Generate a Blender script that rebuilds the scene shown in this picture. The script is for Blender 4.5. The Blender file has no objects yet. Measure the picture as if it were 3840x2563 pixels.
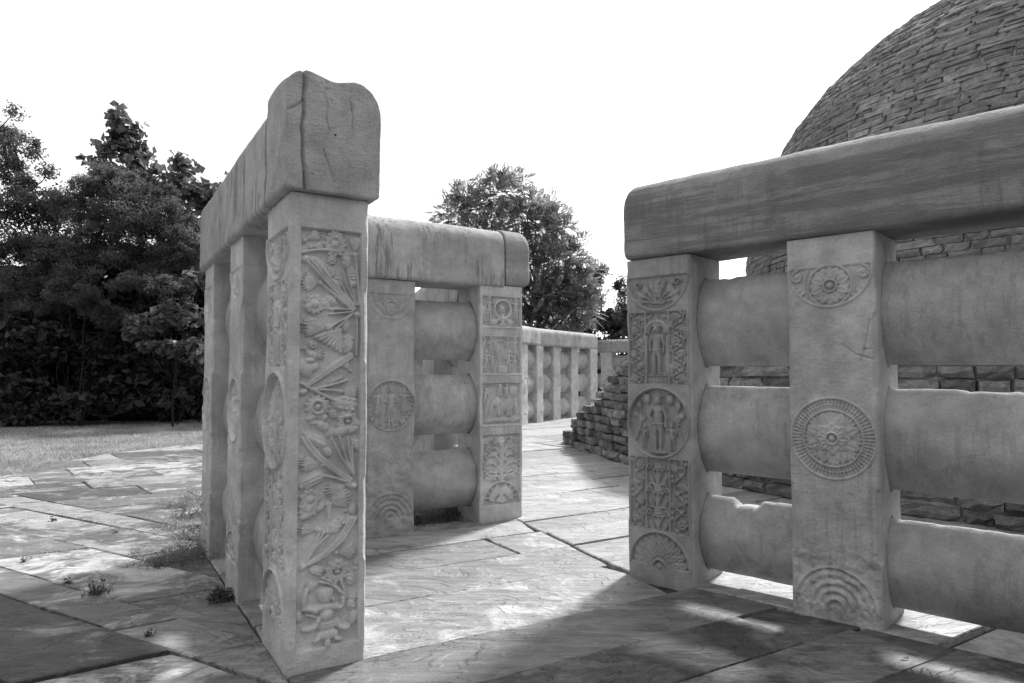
import bpy, math, random
import numpy as np

# ------------------------------------------------------------------ camera, sky, sun
sc = bpy.context.scene
COL = sc.collection
F_PX, CX, CY, HOR, EYE = 2560.0, 1920.0, 1281.5, 1392.0, 1.5
PITCH = math.atan((HOR - CY) / F_PX)
cam = bpy.data.cameras.new('camera')
cam.sensor_width = 36.0
cam.lens = 36.0 * F_PX / 3840.0
cam.clip_start = 0.05
cam.clip_end = 3000.0
camo = bpy.data.objects.new('camera', cam)
camo.location = (0, 0, EYE)
camo.rotation_euler = (math.pi / 2 + PITCH, 0, 0)
COL.objects.link(camo)
sc.camera = camo

SUN_AZ, SUN_EL = math.radians(33.5), math.radians(48.0)     # azimuth measured from +Y towards +X
world = bpy.data.worlds.new('World')
sc.world = world
world.use_nodes = True
wt = world.node_tree
wt.nodes.clear()
wo = wt.nodes.new('ShaderNodeOutputWorld')
bg = wt.nodes.new('ShaderNodeBackground')
sky = wt.nodes.new('ShaderNodeTexSky')
sky.sky_type = 'NISHITA'
sky.sun_disc = False
sky.sun_elevation = SUN_EL
sky.sun_rotation = SUN_AZ
bw = wt.nodes.new('ShaderNodeRGBToBW')
wt.links.new(sky.outputs[0], bw.inputs[0])
tc = wt.nodes.new('ShaderNodeTexCoord')
mp = wt.nodes.new('ShaderNodeMapping')
mp.inputs['Scale'].default_value = (1.0, 1.0, 2.6)
mp.inputs['Rotation'].default_value = (0.0, 0.25, 0.3)
wt.links.new(tc.outputs['Generated'], mp.inputs[0])
cn = wt.nodes.new('ShaderNodeTexNoise')
cn.inputs['Scale'].default_value = 2.2
cn.inputs['Detail'].default_value = 8.0
cn.inputs['Roughness'].default_value = 0.58
wt.links.new(mp.outputs[0], cn.inputs['Vector'])
cr = wt.nodes.new('ShaderNodeMapRange')                   # thin white cloud veil, a little uneven
cr.inputs['From Min'].default_value = 0.36
cr.inputs['From Max'].default_value = 0.58
cr.inputs['To Min'].default_value = 2.2
cr.inputs['To Max'].default_value = 5.4
wt.links.new(cn.outputs[0], cr.inputs[0])
ma = wt.nodes.new('ShaderNodeMath')
ma.operation = 'MULTIPLY_ADD'                             # sky glow scattered by the veil, brighter towards the sun
wt.links.new(bw.outputs[0], ma.inputs[0])
ma.inputs[1].default_value = 1.5
wt.links.new(cr.outputs[0], ma.inputs[2])
wt.links.new(ma.outputs[0], bg.inputs[0])
bg.inputs[1].default_value = 0.10
wt.links.new(bg.outputs[0], wo.inputs[0])

sun = bpy.data.lights.new('sun', 'SUN')
sun.energy = 4.3
sun.angle = math.radians(6.5)
sun.color = (1.0, 1.0, 1.0)
suno = bpy.data.objects.new('sun', sun)
suno.rotation_euler = (math.pi / 2 - SUN_EL, 0, math.pi - SUN_AZ)
suno.location = (20, 24, 35)
COL.objects.link(suno)

vs = sc.view_settings
vs.view_transform = 'Standard'
vs.look = 'None'
vs.gamma = 1.0
vs.exposure = 0.52
vs.use_curve_mapping = False

rnd = random.Random(7)
nr = np.random.default_rng(11)

# ------------------------------------------------------------------ small helpers
def gp(px, py, z=0.0):
    """ground point seen at a pixel of the 3840 px photograph"""
    d = ((px - CX) / F_PX, 1.0, -(py - CY) / F_PX)
    c, s = math.cos(PITCH), math.sin(PITCH)
    d = (d[0], c * d[1] - s * d[2], s * d[1] + c * d[2])
    t = (z - EYE) / d[2]
    return (d[0] * t, d[1] * t)

def at(px, py, Y):
    return np.array([(px - CX) / F_PX * Y, Y, EYE + (HOR - py) / F_PX * Y])

def _hash(ix, iy, iz, seed):
    h = (ix * 374761393 + iy * 668265263 + iz * 1274126177 + seed * 974711) & 0xFFFFFFFF
    h = ((h ^ (h >> 13)) * 1103515245) & 0xFFFFFFFF
    h = ((h ^ (h >> 16)) * 668265263) & 0xFFFFFFFF
    return ((h ^ (h >> 15)) & 0xFFFFFF) / float(0x7FFFFF) - 1.0

def vnoise(P, seed=0):
    P = np.asarray(P, float)
    i = np.floor(P).astype(np.int64)
    f = P - i
    u = f * f * (3 - 2 * f)
    r = 0
    for dx in (0, 1):
        wx = u[..., 0] if dx else 1 - u[..., 0]
        for dy in (0, 1):
            wy = u[..., 1] if dy else 1 - u[..., 1]
            for dz in (0, 1):
                wz = u[..., 2] if dz else 1 - u[..., 2]
                r = r + wx * wy * wz * _hash(i[..., 0] + dx, i[..., 1] + dy, i[..., 2] + dz, seed)
    return r

def n1(x, seed=0):
    x = np.asarray(x, float)
    return vnoise(np.stack([x, np.full_like(x, seed * 3.7 + .3), np.full_like(x, .61)], -1), seed)

def smooth(e0, e1, x):
    t = np.clip((x - e0) / (e1 - e0), 0, 1)
    return t * t * (3 - 2 * t)

def mesh_np(name, V, F, smooth_sh=True):
    """V (n,3), F (m,k) with k 3 or 4"""
    V = np.ascontiguousarray(V, np.float32)
    F = np.ascontiguousarray(F, np.int32)
    m, k = F.shape
    me = bpy.data.meshes.new(name)
    me.vertices.add(len(V))
    me.vertices.foreach_set('co', V.ravel())
    me.loops.add(m * k)
    me.loops.foreach_set('vertex_index', F.ravel())
    me.polygons.add(m)
    me.polygons.foreach_set('loop_start', np.arange(0, m * k, k, dtype=np.int32))
    me.polygons.foreach_set('use_smooth', np.full(m, smooth_sh, dtype=bool))
    me.update(calc_edges=True)
    return me

def link(name, me, mat=None, parent=None):
    o = bpy.data.objects.new(name, me)
    COL.objects.link(o)
    if mat is not None and me is not None:
        me.materials.clear()
        me.materials.append(mat)
    if parent is not None:
        o.parent = parent
    return o

def thing(name, loc=(0, 0, 0), rz=0.0):
    o = bpy.data.objects.new(name, None)
    o.empty_display_size = 0.2
    o.location = loc
    o.rotation_euler = (0, 0, rz)
    COL.objects.link(o)
    return o

def tag(o, label=None, cat=None, group=None, kind=None):
    if label: o['label'] = label
    if cat: o['category'] = cat
    if group: o['group'] = group
    if kind: o['kind'] = kind
    return o

def grid_faces(nr_, nc, off=0, wrap=False):
    cols = nc if wrap else nc - 1
    r, c = np.meshgrid(np.arange(nr_ - 1), np.arange(cols), indexing='ij')
    a = r * nc + c
    b = r * nc + (c + 1) % nc
    d = (r + 1) * nc + c
    e = (r + 1) * nc + (c + 1) % nc
    return np.stack([a, b, e, d], -1).reshape(-1, 4) + off

# ------------------------------------------------------------------ materials (all neutral: the photograph is black and white)
class NT:
    def __init__(s, name):
        s.m = bpy.data.materials.new(name)
        s.m.use_nodes = True
        s.t = s.m.node_tree
        s.t.nodes.clear()
        s.out = s.t.nodes.new('ShaderNodeOutputMaterial')
        s.geo = s.t.nodes.new('ShaderNodeNewGeometry')
        s.pos = s.geo.outputs['Position']
        s.info = None
    def n(s, kind): return s.t.nodes.new(kind)
    def l(s, a, b):
        if isinstance(a, (int, float)): b.default_value = a
        else: s.t.links.new(a, b)
    def map(s, vec, scale, rot=(0, 0, 0)):
        m = s.n('ShaderNodeMapping')
        m.inputs['Scale'].default_value = scale
        m.inputs['Rotation'].default_value = rot
        s.l(vec, m.inputs[0])
        return m.outputs[0]
    def noise(s, vec, scale, detail=4, rough=.55, dist=0.0):
        m = s.n('ShaderNodeTexNoise')
        m.inputs['Scale'].default_value = scale
        m.inputs['Detail'].default_value = detail
        m.inputs['Roughness'].default_value = rough
        m.inputs['Distortion'].default_value = dist
        s.l(vec, m.inputs['Vector'])
        return m.outputs[0]
    def voro(s, vec, scale, feat='F1'):
        m = s.n('ShaderNodeTexVoronoi')
        m.feature = feat
        m.inputs['Scale'].default_value = scale
        s.l(vec, m.inputs['Vector'])
        return m.outputs['Distance']
    def rng(s, v, a, b, c, d, typ='SMOOTHSTEP'):
        m = s.n('ShaderNodeMapRange')
        m.interpolation_type = typ
        s.l(v, m.inputs[0])
        for i, x in enumerate((a, b, c, d)): m.inputs[i + 1].default_value = x
        return m.outputs[0]
    def op(s, o, a, b=0.0, c=0.0):
        m = s.n('ShaderNodeMath')
        m.operation = o
        s.l(a, m.inputs[0]); s.l(b, m.inputs[1]); s.l(c, m.inputs[2])
        return m.outputs[0]
    def mix(s, f, a, b):
        m = s.n('ShaderNodeMix')
        m.data_type = 'FLOAT'
        s.l(f, m.inputs[0]); s.l(a, m.inputs[2]); s.l(b, m.inputs[3])
        return m.outputs[0]
    def rand(s):
        if s.info is None: s.info = s.n('ShaderNodeObjectInfo')
        return s.info.outputs['Random']
    def bump(s, h, strength, dist, normal=None):
        m = s.n('ShaderNodeBump')
        m.inputs['Strength'].default_value = strength
        m.inputs['Distance'].default_value = dist
        s.l(h, m.inputs['Height'])
        if normal is not None: s.l(normal, m.inputs['Normal'])
        return m.outputs[0]
    def principled(s, val, rough=.85, normal=None, spec=.3):
        p = s.n('ShaderNodeBsdfPrincipled')
        c = s.n('ShaderNodeCombineColor')
        for i in range(3): s.l(val, c.inputs[i])
        s.l(c.outputs[0], p.inputs['Base Color'])
        s.l(rough, p.inputs['Roughness'])
        p.inputs['Specular IOR Level'].default_value = spec
        if normal is not None: s.l(normal, p.inputs['Normal'])
        s.l(p.outputs[0], s.out.inputs[0])
        return p

def sandstone(name, base, stain=.5, streak=.4, pits=.25, bed=0.0, grain=1.0):
    t = NT(name)
    big = t.noise(t.pos, 1.7, 5, .6, .6)
    med = t.noise(t.pos, 7.0, 5, .62)
    fine = t.noise(t.pos, 85.0, 3, .65)
    grn = t.noise(t.pos, 240.0, 2, .6)
    v = t.mix(t.rng(big, .35, .68, 0, 1), base * .84, base * 1.10)
    v = t.op('MULTIPLY', v, t.rng(med, .3, .7, .84, 1.10))
    v = t.op('MULTIPLY', v, t.rng(fine, .3, .7, .91, 1.06))
    v = t.op('MULTIPLY', v, t.rng(grn, .3, .7, .90, 1.08))
    # rain streaks running down the stone
    st = t.noise(t.map(t.pos, (24, 24, 1.7)), 1.0, 7, .70)
    stm = t.noise(t.pos, 1.25, 3, .55)
    sf = t.op('MULTIPLY', t.rng(st, .50, .60, 0, 1), t.rng(stm, .41, .57, 0, 1))
    v = t.mix(t.op('MULTIPLY', sf, streak), v, base * .33)
    # lichen stains
    ln = t.noise(t.pos, 3.3, 8, .72, .4)
    lf = t.op('MULTIPLY', t.rng(ln, .55, .70, 0, 1), stain)
    v = t.mix(lf, v, base * .45)
    pit = t.noise(t.pos, 38.0, 2, .5)
    pf = t.op('MULTIPLY', t.rng(pit, .66, .74, 0, 1), pits)
    v = t.mix(pf, v, base * .40)
    if bed > 0:
        bn = t.noise(t.map(t.pos, (.7, .7, 9), (0.10, .07, 0)), 1.0, 8, .72, .35)
        v = t.mix(t.op('MULTIPLY', t.rng(bn, .44, .56, 1, 0), bed), v, base * .42)
    h = t.op('ADD', t.op('MULTIPLY', fine, .7), t.op('MULTIPLY', grn, .35))
    h2 = t.op('ADD', med, t.op('MULTIPLY', t.noise(t.map(t.pos, (1, 1, 2.6)), 26.0, 4, .6), .7))
    nb = t.bump(h2, .42 * grain, .012)
    nb = t.bump(h, .55 * grain, .004, nb)
    nb = t.bump(t.rng(pit, .62, .74, 0, 1), -.30, .004, nb) if pits > .1 else nb
    t.principled(v, .88, nb, .22)
    return t.m

M_CARVE = sandstone('sandstone_carved', 0.57, .22, .22, .10, 0, .8)
M_PLAIN = sandstone('sandstone_plain', 0.48, .42, .3, .25, 0, 1.0)
M_BAR = sandstone('sandstone_crossbar', 0.43, .5, .28, .18, 0, 1.0)
M_COPE = sandstone('sandstone_coping', 0.42, .5, .75, .30, 0, 1.3)
M_COPEDARK = sandstone('sandstone_coping_weathered', 0.27, .6, .35, .45, .62, 1.8)
M_COPEROUGH = sandstone('sandstone_coping_rough', .42, .45, .12, .55, 0, 1.9)
M_COPEEND = sandstone('sandstone_coping_banded', .36, .5, .5, .3, .35, 1.3)
M_DARKPIL = sandstone('sandstone_carved_dark', 0.34, .35, .3, .12, 0, .8)
M_WORN = sandstone('sandstone_worn', 0.42, .55, .15, .25, 0, 1.1)

def slab_mat(name, lo, hi, az, dark):
    t = NT(name)
    r = t.rand()
    r2 = t.op('FRACT', t.op('MULTIPLY', r, 17.3))
    off = t.n('ShaderNodeCombineXYZ')
    t.l(t.op('MULTIPLY', r, 31.0), off.inputs[0]); t.l(t.op('MULTIPLY', r2, 23.0), off.inputs[1])
    va = t.n('ShaderNodeVectorMath'); va.operation = 'ADD'
    t.l(t.pos, va.inputs[0]); t.l(off.outputs[0], va.inputs[1])
    P = va.outputs[0]
    rot = (0, 0, az)
    lam = t.noise(t.map(P, (1.3, 9.0, 4), rot), 1.6, 7, .66, .9)       # laminations along the slab
    lam2 = t.noise(t.map(P, (2.0, 26.0, 4), rot), 2.2, 5, .6, .5)
    big = t.noise(P, 1.5, 6, .62, .5)
    med = t.noise(P, 6.5, 6, .66)
    fine = t.noise(P, 70.0, 3, .6)
    v = t.mix(r2, lo, hi)
    v = t.op('MULTIPLY', v, t.rng(lam, .33, .67, .74, 1.14))
    v = t.op('MULTIPLY', v, t.rng(lam2, .33, .67, .88, 1.08))
    v = t.op('MULTIPLY', v, t.rng(fine, .3, .7, .86, 1.1))
    lich_dapple = t.noise(P, 2.1, 9, .74, .7)  # lichen patches; on the left paving also painted sun dapple
    lf = t.rng(t.op('ADD', lich_dapple, t.op('MULTIPLY', t.op('SUBTRACT', r, .5), .22)), .44, .56, 0, dark)
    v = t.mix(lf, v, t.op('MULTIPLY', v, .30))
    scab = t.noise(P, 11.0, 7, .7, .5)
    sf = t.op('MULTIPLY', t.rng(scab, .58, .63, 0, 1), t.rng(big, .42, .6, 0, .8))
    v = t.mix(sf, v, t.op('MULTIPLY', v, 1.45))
    # flaked-off layers: terraces of the stretched noise
    fl = t.noise(t.map(P, (1.0, 1.9, 2), rot), 1.7, 3, .5, 1.0)
    fx = t.op('MULTIPLY', fl, 10.0)
    lev = t.op('FLOOR', fx)
    ter = t.op('DIVIDE', t.op('ADD', lev, t.rng(t.op('FRACT', fx), .72, 1.0, 0, 1)), 10.0)
    v = t.op('MULTIPLY', v, t.rng(t.op('FRACT', t.op('MULTIPLY', t.op('ADD', lev, t.op('MULTIPLY', r, 9.0)), .618)), 0, 1, .84, 1.10, 'LINEAR'))
    nb = t.bump(ter, 1.0, .065)
    nb = t.bump(lam, .35, .010, nb)
    nb = t.bump(t.op('ADD', t.op('MULTIPLY', lam2, .8), t.op('ADD', fine, med)), .38, .006, nb)
    t.principled(v, t.rng(med, .3, .7, .48, .72), nb, .4)
    return t.m

AZ60 = math.radians(-30)       # texture x axis along azimuth 60
M_SLAB_GATE = slab_mat('flagstone_gateway', .33, .43, math.radians(-30), .6)
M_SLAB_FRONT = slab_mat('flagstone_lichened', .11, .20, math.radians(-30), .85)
M_SLAB_LEFT = slab_mat('flagstone_outside', .20, .46, math.radians(-32), .95)  # strong patches: lichen, plus dappled sun and shade put into the colour
M_SLAB_RING = slab_mat('flagstone_inner_path', .31, .42, math.radians(-30), .35)

def simple(name, val, var=.2, scale=8.0, rough=.9, bumps=.3):
    t = NT(name)
    a = t.noise(t.pos, scale, 6, .65)
    b = t.noise(t.pos, scale * 9, 3, .6)
    v = t.op('MULTIPLY', t.rng(a, .3, .7, val * (1 - var), val * (1 + var)), t.rng(b, .3, .7, .85, 1.12))
    t.principled(v, rough, t.bump(t.op('ADD', a, b), bumps, .02), .2)
    return t.m

M_DIRT = simple('bare_earth', .10, .4, 5)
M_JOINT = simple('joint_dirt', .05, .4, 9)
M_LAWN = simple('lawn_soil', .22, .3, 3)
M_MORTAR = simple('lime_mortar', .30, .25, 6)
M_CORE = simple('rubble_core', .10, .3, 6)

def rock_mat(name, lo, hi):
    t = NT(name)
    r = t.rand()
    v = t.mix(r, lo, hi)
    a = t.noise(t.pos, 6.0, 7, .7, .5)
    b = t.noise(t.map(t.pos, (1, 1, 2.5)), 24.0, 5, .65)
    c = t.noise(t.pos, 120.0, 2, .6)
    v = t.op('MULTIPLY', v, t.rng(a, .3, .7, .66, 1.3))
    v = t.op('MULTIPLY', v, t.rng(t.noise(t.pos, .55, 5, .65, .6), .35, .65, .82, 1.14))
    v = t.op('MULTIPLY', v, t.rng(b, .3, .7, .78, 1.18))
    v = t.op('MULTIPLY', v, t.rng(c, .3, .7, .9, 1.08))
    nb = t.bump(a, .9, .05)
    nb = t.bump(t.op('ADD', b, t.op('MULTIPLY', c, .3)), .7, .02, nb)
    t.principled(v, .9, nb, .2)
    return t.m

M_DOME = rock_mat('dome_masonry', .17, .26)
M_WALL = rock_mat('terrace_masonry', .12, .30)

def leaf_mat(name, lo, hi, trans=.35, rough=.5):
    t = NT(name)
    a = t.noise(t.pos, 1.1, 3, .6)
    b = t.noise(t.pos, 9.0, 2, .6)
    v = t.op('MULTIPLY', t.rng(a, .35, .65, lo, hi), t.rng(b, .3, .7, .75, 1.25))
    c = t.n('ShaderNodeCombineColor')
    for i in range(3): t.l(v, c.inputs[i])
    p = t.n('ShaderNodeBsdfPrincipled')
    t.l(c.outputs[0], p.inputs['Base Color'])
    p.inputs['Roughness'].default_value = rough
    p.inputs['Specular IOR Level'].default_value = .35
    tr = t.n('ShaderNodeBsdfTranslucent')
    t.l(c.outputs[0], tr.inputs[0])
    ms = t.n('ShaderNodeMixShader')
    ms.inputs[0].default_value = trans
    t.l(p.outputs[0], ms.inputs[1]); t.l(tr.outputs[0], ms.inputs[2])
    t.l(ms.outputs[0], t.out.inputs[0])
    return t.m

M_LEAF_FINE = leaf_mat('leaf_feathery', .09, .19, .6)
M_LEAF_BIG = leaf_mat('leaf_broad', .08, .16, .5, .35)
M_LEAF_MID = leaf_mat('leaf_medium', .08, .14, .5)
M_LEAF_DARK = leaf_mat('leaf_understorey', .02, .045, .15)
M_LEAF_ADDED_WOOD = leaf_mat('leaf_added_wood', .05, .09, .3)
M_LEAF_PIN = leaf_mat('leaf_pinnate', .20, .32, .55)
M_GRASS = leaf_mat('grass_blade', .32, .50, .4, .6)
M_WEED = leaf_mat('weed_leaf', .16, .28, .3, .6)
M_WEEDDARK = leaf_mat('weed_leaf_dark', .09, .16, .3, .6)
M_DRY = leaf_mat('dry_leaf', .35, .5, .2, .7)
M_BARK = simple('bark', .022, .4, 14)
#@@PART2

# ------------------------------------------------------------------ relief carving: height maps that become real displaced faces
class Rel:
    def __init__(s, w, h, res):
        s.w, s.h, s.res = w, h, res
        s.nx, s.ny = int(round(w / res)) + 1, int(round(h / res)) + 1
        s.H = np.zeros((s.ny, s.nx), np.float32)
        s.xs = np.linspace(0, w, s.nx); s.ys = np.linspace(0, h, s.ny)
        s.lvl = 0.0
    def box(s, x0, x1, y0, y1):
        i0, i1 = np.searchsorted(s.xs, x0), np.searchsorted(s.xs, x1, 'right')
        j0, j1 = np.searchsorted(s.ys, y0), np.searchsorted(s.ys, y1, 'right')
        if i1 <= i0 or j1 <= j0: return None
        X, Y = np.meshgrid(s.xs[i0:i1], s.ys[j0:j1])
        return (slice(j0, j1), slice(i0, i1)), X, Y
    def put(s, sl, val, mask):
        a = s.H[sl]
        s.H[sl] = np.where(mask, np.maximum(a, s.lvl + val), a)
    def field(s, x0, x1, y0, y1, d, fn=None, soft=.006):
        """sink a field; fn(X,Y) -> signed distance inside (>0)"""
        b = s.box(x0, x1, y0, y1)
        if b is None: return
        sl, X, Y = b
        sd = np.minimum(np.minimum(X - x0, x1 - X), np.minimum(Y - y0, y1 - Y))
        if fn is not None: sd = np.minimum(sd, fn(X, Y))
        s.H[sl] -= d * np.clip(sd / soft, 0, 1)
    def stroke(s, pts, r, h, r1=None, flat=0.0):
        pts = np.asarray(pts, float)
        rs = np.linspace(r, r if r1 is None else r1, len(pts))
        for k in range(len(pts) - 1):
            p, q = pts[k], pts[k + 1]
            R = max(rs[k], rs[k + 1])
            b = s.box(min(p[0], q[0]) - R, max(p[0], q[0]) + R, min(p[1], q[1]) - R, max(p[1], q[1]) + R)
            if b is None: continue
            sl, X, Y = b
            d = q - p
            L = max(d @ d, 1e-12)
            t = np.clip(((X - p[0]) * d[0] + (Y - p[1]) * d[1]) / L, 0, 1)
            D = np.hypot(X - p[0] - t * d[0], Y - p[1] - t * d[1])
            rr = rs[k] + (rs[k + 1] - rs[k]) * t
            u = np.clip(1 - (D / np.maximum(rr, 1e-5)) ** 2, 0, 1)
            hh = h * np.minimum(1, rr / max(r, 1e-5) * .5 + .5)
            s.put(sl, hh * np.minimum(np.sqrt(u), 1 - flat) / (1 - flat), u > 0)
    def blob(s, cx, cy, rx, ry, h, rot=0.0, ripple=0, ang=0.0):
        R = max(rx, ry)
        b = s.box(cx - R, cx + R, cy - R, cy + R)
        if b is None: return
        sl, X, Y = b
        c, q = math.cos(rot), math.sin(rot)
        U = ((X - cx) * c + (Y - cy) * q) / rx
        V = (-(X - cx) * q + (Y - cy) * c) / ry
        u = np.clip(1 - U * U - V * V, 0, 1)
        val = h * np.sqrt(u)
        if ripple: val = val * (1 - .22 * (.5 + .5 * np.sin(ripple * (U * math.cos(ang) + V * math.sin(ang)))))
        s.put(sl, val, u > 0)
    def petal(s, cx, cy, ang, r0, r1, wid, h, crease=.35, power=.75):
        x1, y1 = cx + math.cos(ang) * r1, cy + math.sin(ang) * r1
        x0, y0 = cx + math.cos(ang) * r0, cy + math.sin(ang) * r0
        m = wid
        b = s.box(min(x0, x1) - m, max(x0, x1) + m, min(y0, y1) - m, max(y0, y1) + m)
        if b is None: return
        sl, X, Y = b
        a = (X - cx) * math.cos(ang) + (Y - cy) * math.sin(ang)
        n = -(X - cx) * math.sin(ang) + (Y - cy) * math.cos(ang)
        t = np.clip((a - r0) / (r1 - r0), 0, 1)
        w = wid * np.sin(np.pi * np.clip(t, 0, 1) ** power) + 1e-5
        inside = (a > r0) & (a < r1) & (np.abs(n) < w)
        u = np.clip(1 - (n / w) ** 2, 0, 1)
        val = h * np.sqrt(u) * (.72 + .28 * t) * (1 - crease * np.exp(-(n / (wid * .16)) ** 2))
        s.put(sl, val, inside)
    def ring(s, cx, cy, r, w, h, a0=-9, a1=9, flat=0.0):
        R = r + w
        b = s.box(cx - R, cx + R, cy - R, cy + R)
        if b is None: return
        sl, X, Y = b
        D = np.abs(np.hypot(X - cx, Y - cy) - r)
        A = np.arctan2(Y - cy, X - cx)
        u = np.clip(1 - (D / w) ** 2, 0, 1)
        s.put(sl, h * np.minimum(np.sqrt(u), 1 - flat) / (1 - flat), (u > 0) & (A >= a0) & (A <= a1))
    def rect(s, x0, x1, y0, y1, h, soft=.004):
        b = s.box(x0, x1, y0, y1)
        if b is None: return
        sl, X, Y = b
        sd = np.minimum(np.minimum(X - x0, x1 - X), np.minimum(Y - y0, y1 - Y))
        s.put(sl, h * np.clip(sd / soft, 0, 1) ** .5, sd >= 0)
    def sample(s, X, Z):
        u = np.clip(X / s.w, 0, 1) * (s.nx - 1); v = np.clip(Z / s.h, 0, 1) * (s.ny - 1)
        i = np.minimum(u.astype(int), s.nx - 2); j = np.minimum(v.astype(int), s.ny - 2)
        fu, fv = u - i, v - j
        H = s.H
        return (H[j, i] * (1 - fu) * (1 - fv) + H[j, i + 1] * fu * (1 - fv) + H[j + 1, i] * (1 - fu) * fv + H[j + 1, i + 1] * fu * fv)
    def wear(s, amp, scale, seed, y0=0, y1=9):
        X, Y = np.meshgrid(s.xs, s.ys)
        n = vnoise(np.stack([X * scale, Y * scale, X * 0 + seed], -1), seed) + .5 * vnoise(np.stack([X * scale * 2.3, Y * scale * 2.3, X * 0 + seed], -1), seed + 1)
        m = smooth(y0 - .03, y0 + .03, Y) * (1 - smooth(y1 - .03, y1 + .03, Y))
        s.H += (amp * n * m).astype(np.float32)
    def soften(s, y0, y1, k, keep):
        """weather a band away: blur and flatten"""
        j0, j1 = np.searchsorted(s.ys, y0), np.searchsorted(s.ys, y1)
        a = s.H[j0:j1].copy()
        for _ in range(k):
            b = np.pad(a, 1, mode='edge')
            a = (b[:-2, 1:-1] + b[2:, 1:-1] + b[1:-1, :-2] + b[1:-1, 2:] + 2 * a) / 6
        s.H[j0:j1] = a * keep

def bez(p0, p1, p2, n=12):
    t = np.linspace(0, 1, n)[:, None]
    return (1 - t) ** 2 * np.array(p0) + 2 * t * (1 - t) * np.array(p1) + t * t * np.array(p2)

def spiral(cx, cy, r, turns, a0, sgn=1, n=26):
    t = np.linspace(0, 1, n)
    a = a0 + sgn * t * turns * 2 * math.pi
    rr = r * (1 - .82 * t)
    return np.stack([cx + rr * np.cos(a), cy + rr * np.sin(a)], 1)

def rosette(R, cx, cy, r, n, h, core=.34, a0=0.0):
    for k in range(n):
        R.petal(cx, cy, a0 + 2 * math.pi * k / n, r * .28, r, r * math.sin(math.pi / n) * 1.02, h, .3)
    R.blob(cx, cy, r * core, r * core, h * 1.15)

def lotus(R, cx, cy, r, d, rows, rim=True, beads=40):
    """open lotus medallion; rows: list of (r0,r1,n,phase,height)"""
    if rim:
        R.ring(cx, cy, r * .97, r * .035, d * 1.5)
        R.ring(cx, cy, r * .80, r * .02, d * 1.2)
        for k in range(beads):
            a = 2 * math.pi * k / beads
            R.petal(cx, cy, a, r * .825, r * .925, r * .055, d * 1.05, 0, 1)
    for r0, r1, n, ph, hh in rows:
        for k in range(n):
            a = ph + 2 * math.pi * k / n
            R.petal(cx, cy, a, r * r0, r * r1, r * r1 * math.sin(math.pi / n) * .98, d * hh, .3)
    R.ring(cx, cy, r * .155, r * .03, d * 1.5)
    for k in range(20):
        a = 2 * math.pi * k / 20
        R.stroke([(cx + r * .09 * math.cos(a), cy + r * .09 * math.sin(a)), (cx + r * .15 * math.cos(a), cy + r * .15 * math.sin(a))], r * .012, d * 1.4)
    R.blob(cx, cy, r * .075, r * .075, d * 1.75)

def fan(R, x, y, ang, L, spread, n, h, w=None):
    """lotus flower seen from the side: petals spreading from a calyx"""
    for k in range(n):
        f = (k / (n - 1) - .5) * 2
        a = ang + f * spread
        ll = L * (1 - .10 * abs(f))
        ww = w or L * spread / n * 1.15
        R.petal(x, y, a, L * .10, ll, ww, h * (1 - .25 * abs(f)), .35, 1.25)
    R.blob(x, y, L * .13, L * .13, h * .9)

def bud(R, x, y, ang, L, w, h, scales=True):
    R.blob(x + math.cos(ang) * L / 2, y + math.sin(ang) * L / 2, L / 2, w, h, ang)
    if scales:
        for i in range(3):
            for j in (-1, 0, 1):
                px = x + math.cos(ang) * L * (.25 + .22 * i) - math.sin(ang) * w * .5 * j
                py = y + math.sin(ang) * L * (.25 + .22 * i) + math.cos(ang) * w * .5 * j
                R.petal(px, py, ang + j * .25, -w * .1, w * .75, w * .34, h * 1.12, .0, 1)

def vine(R, x0, x1, y0, y1, waves, h, seed, flip=1):
    rr = random.Random(seed)
    xc, A = (x0 + x1) / 2, (x1 - x0) * .30
    n = waves * 16 + 1
    t = np.linspace(0, 1, n)
    ys = y0 + (y1 - y0) * t
    ph = t * waves * 2 * math.pi
    xs = xc + flip * A * np.clip(1.25 * np.sin(ph), -1, 1)
    r = (x1 - x0) * .05
    R.stroke(np.stack([xs, ys], 1), r, h * .85)
    step = (y1 - y0) / waves / 2
    for k in range(waves * 2):
        yc = y0 + step * (k + .5)
        side = flip * (1 if k % 2 == 0 else -1)
        xx = xc - side * A * .55
        kind = rr.randrange(4)
        R.stroke(bez((xc + side * A * .9, yc - step * .45), (xc, yc - step * .35), (xx, yc - step * .1), 7), r * .8, h * .8)
        s = min((x1 - x0) * .31, step * .5)
        if kind == 0: rosette(R, xx, yc, s, 7, h * 1.15)
        elif kind == 1: fan(R, xx, yc - s * .7, math.pi / 2 + side * .3, s * 1.8, .8, 6, h * 1.1)
        elif kind == 2: bud(R, xx, yc - s * .8, math.pi / 2 + side * .25, s * 1.8, s * .8, h * 1.2)
        else:
            R.blob(xx, yc, s * .95, s * .9, h * 1.2, 0, 14, rr.random() * 3)
            R.ring(xx, yc, s * .5, s * .13, h * 1.35)
        for q in range(3):
            R.petal(xc + side * A * .75, yc + step * (-.25 + .26 * q), math.pi / 2 + side * (1.9 - .75 * q), 0, s * .95, s * .3, h * .85)
        R.blob(xc + side * A * 1.35, yc + step * .3, s * .30, s * .5, h * .95)
        R.blob(xc - side * A * 1.35, yc - step * .42, s * .32, s * .42, h * .95)

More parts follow.
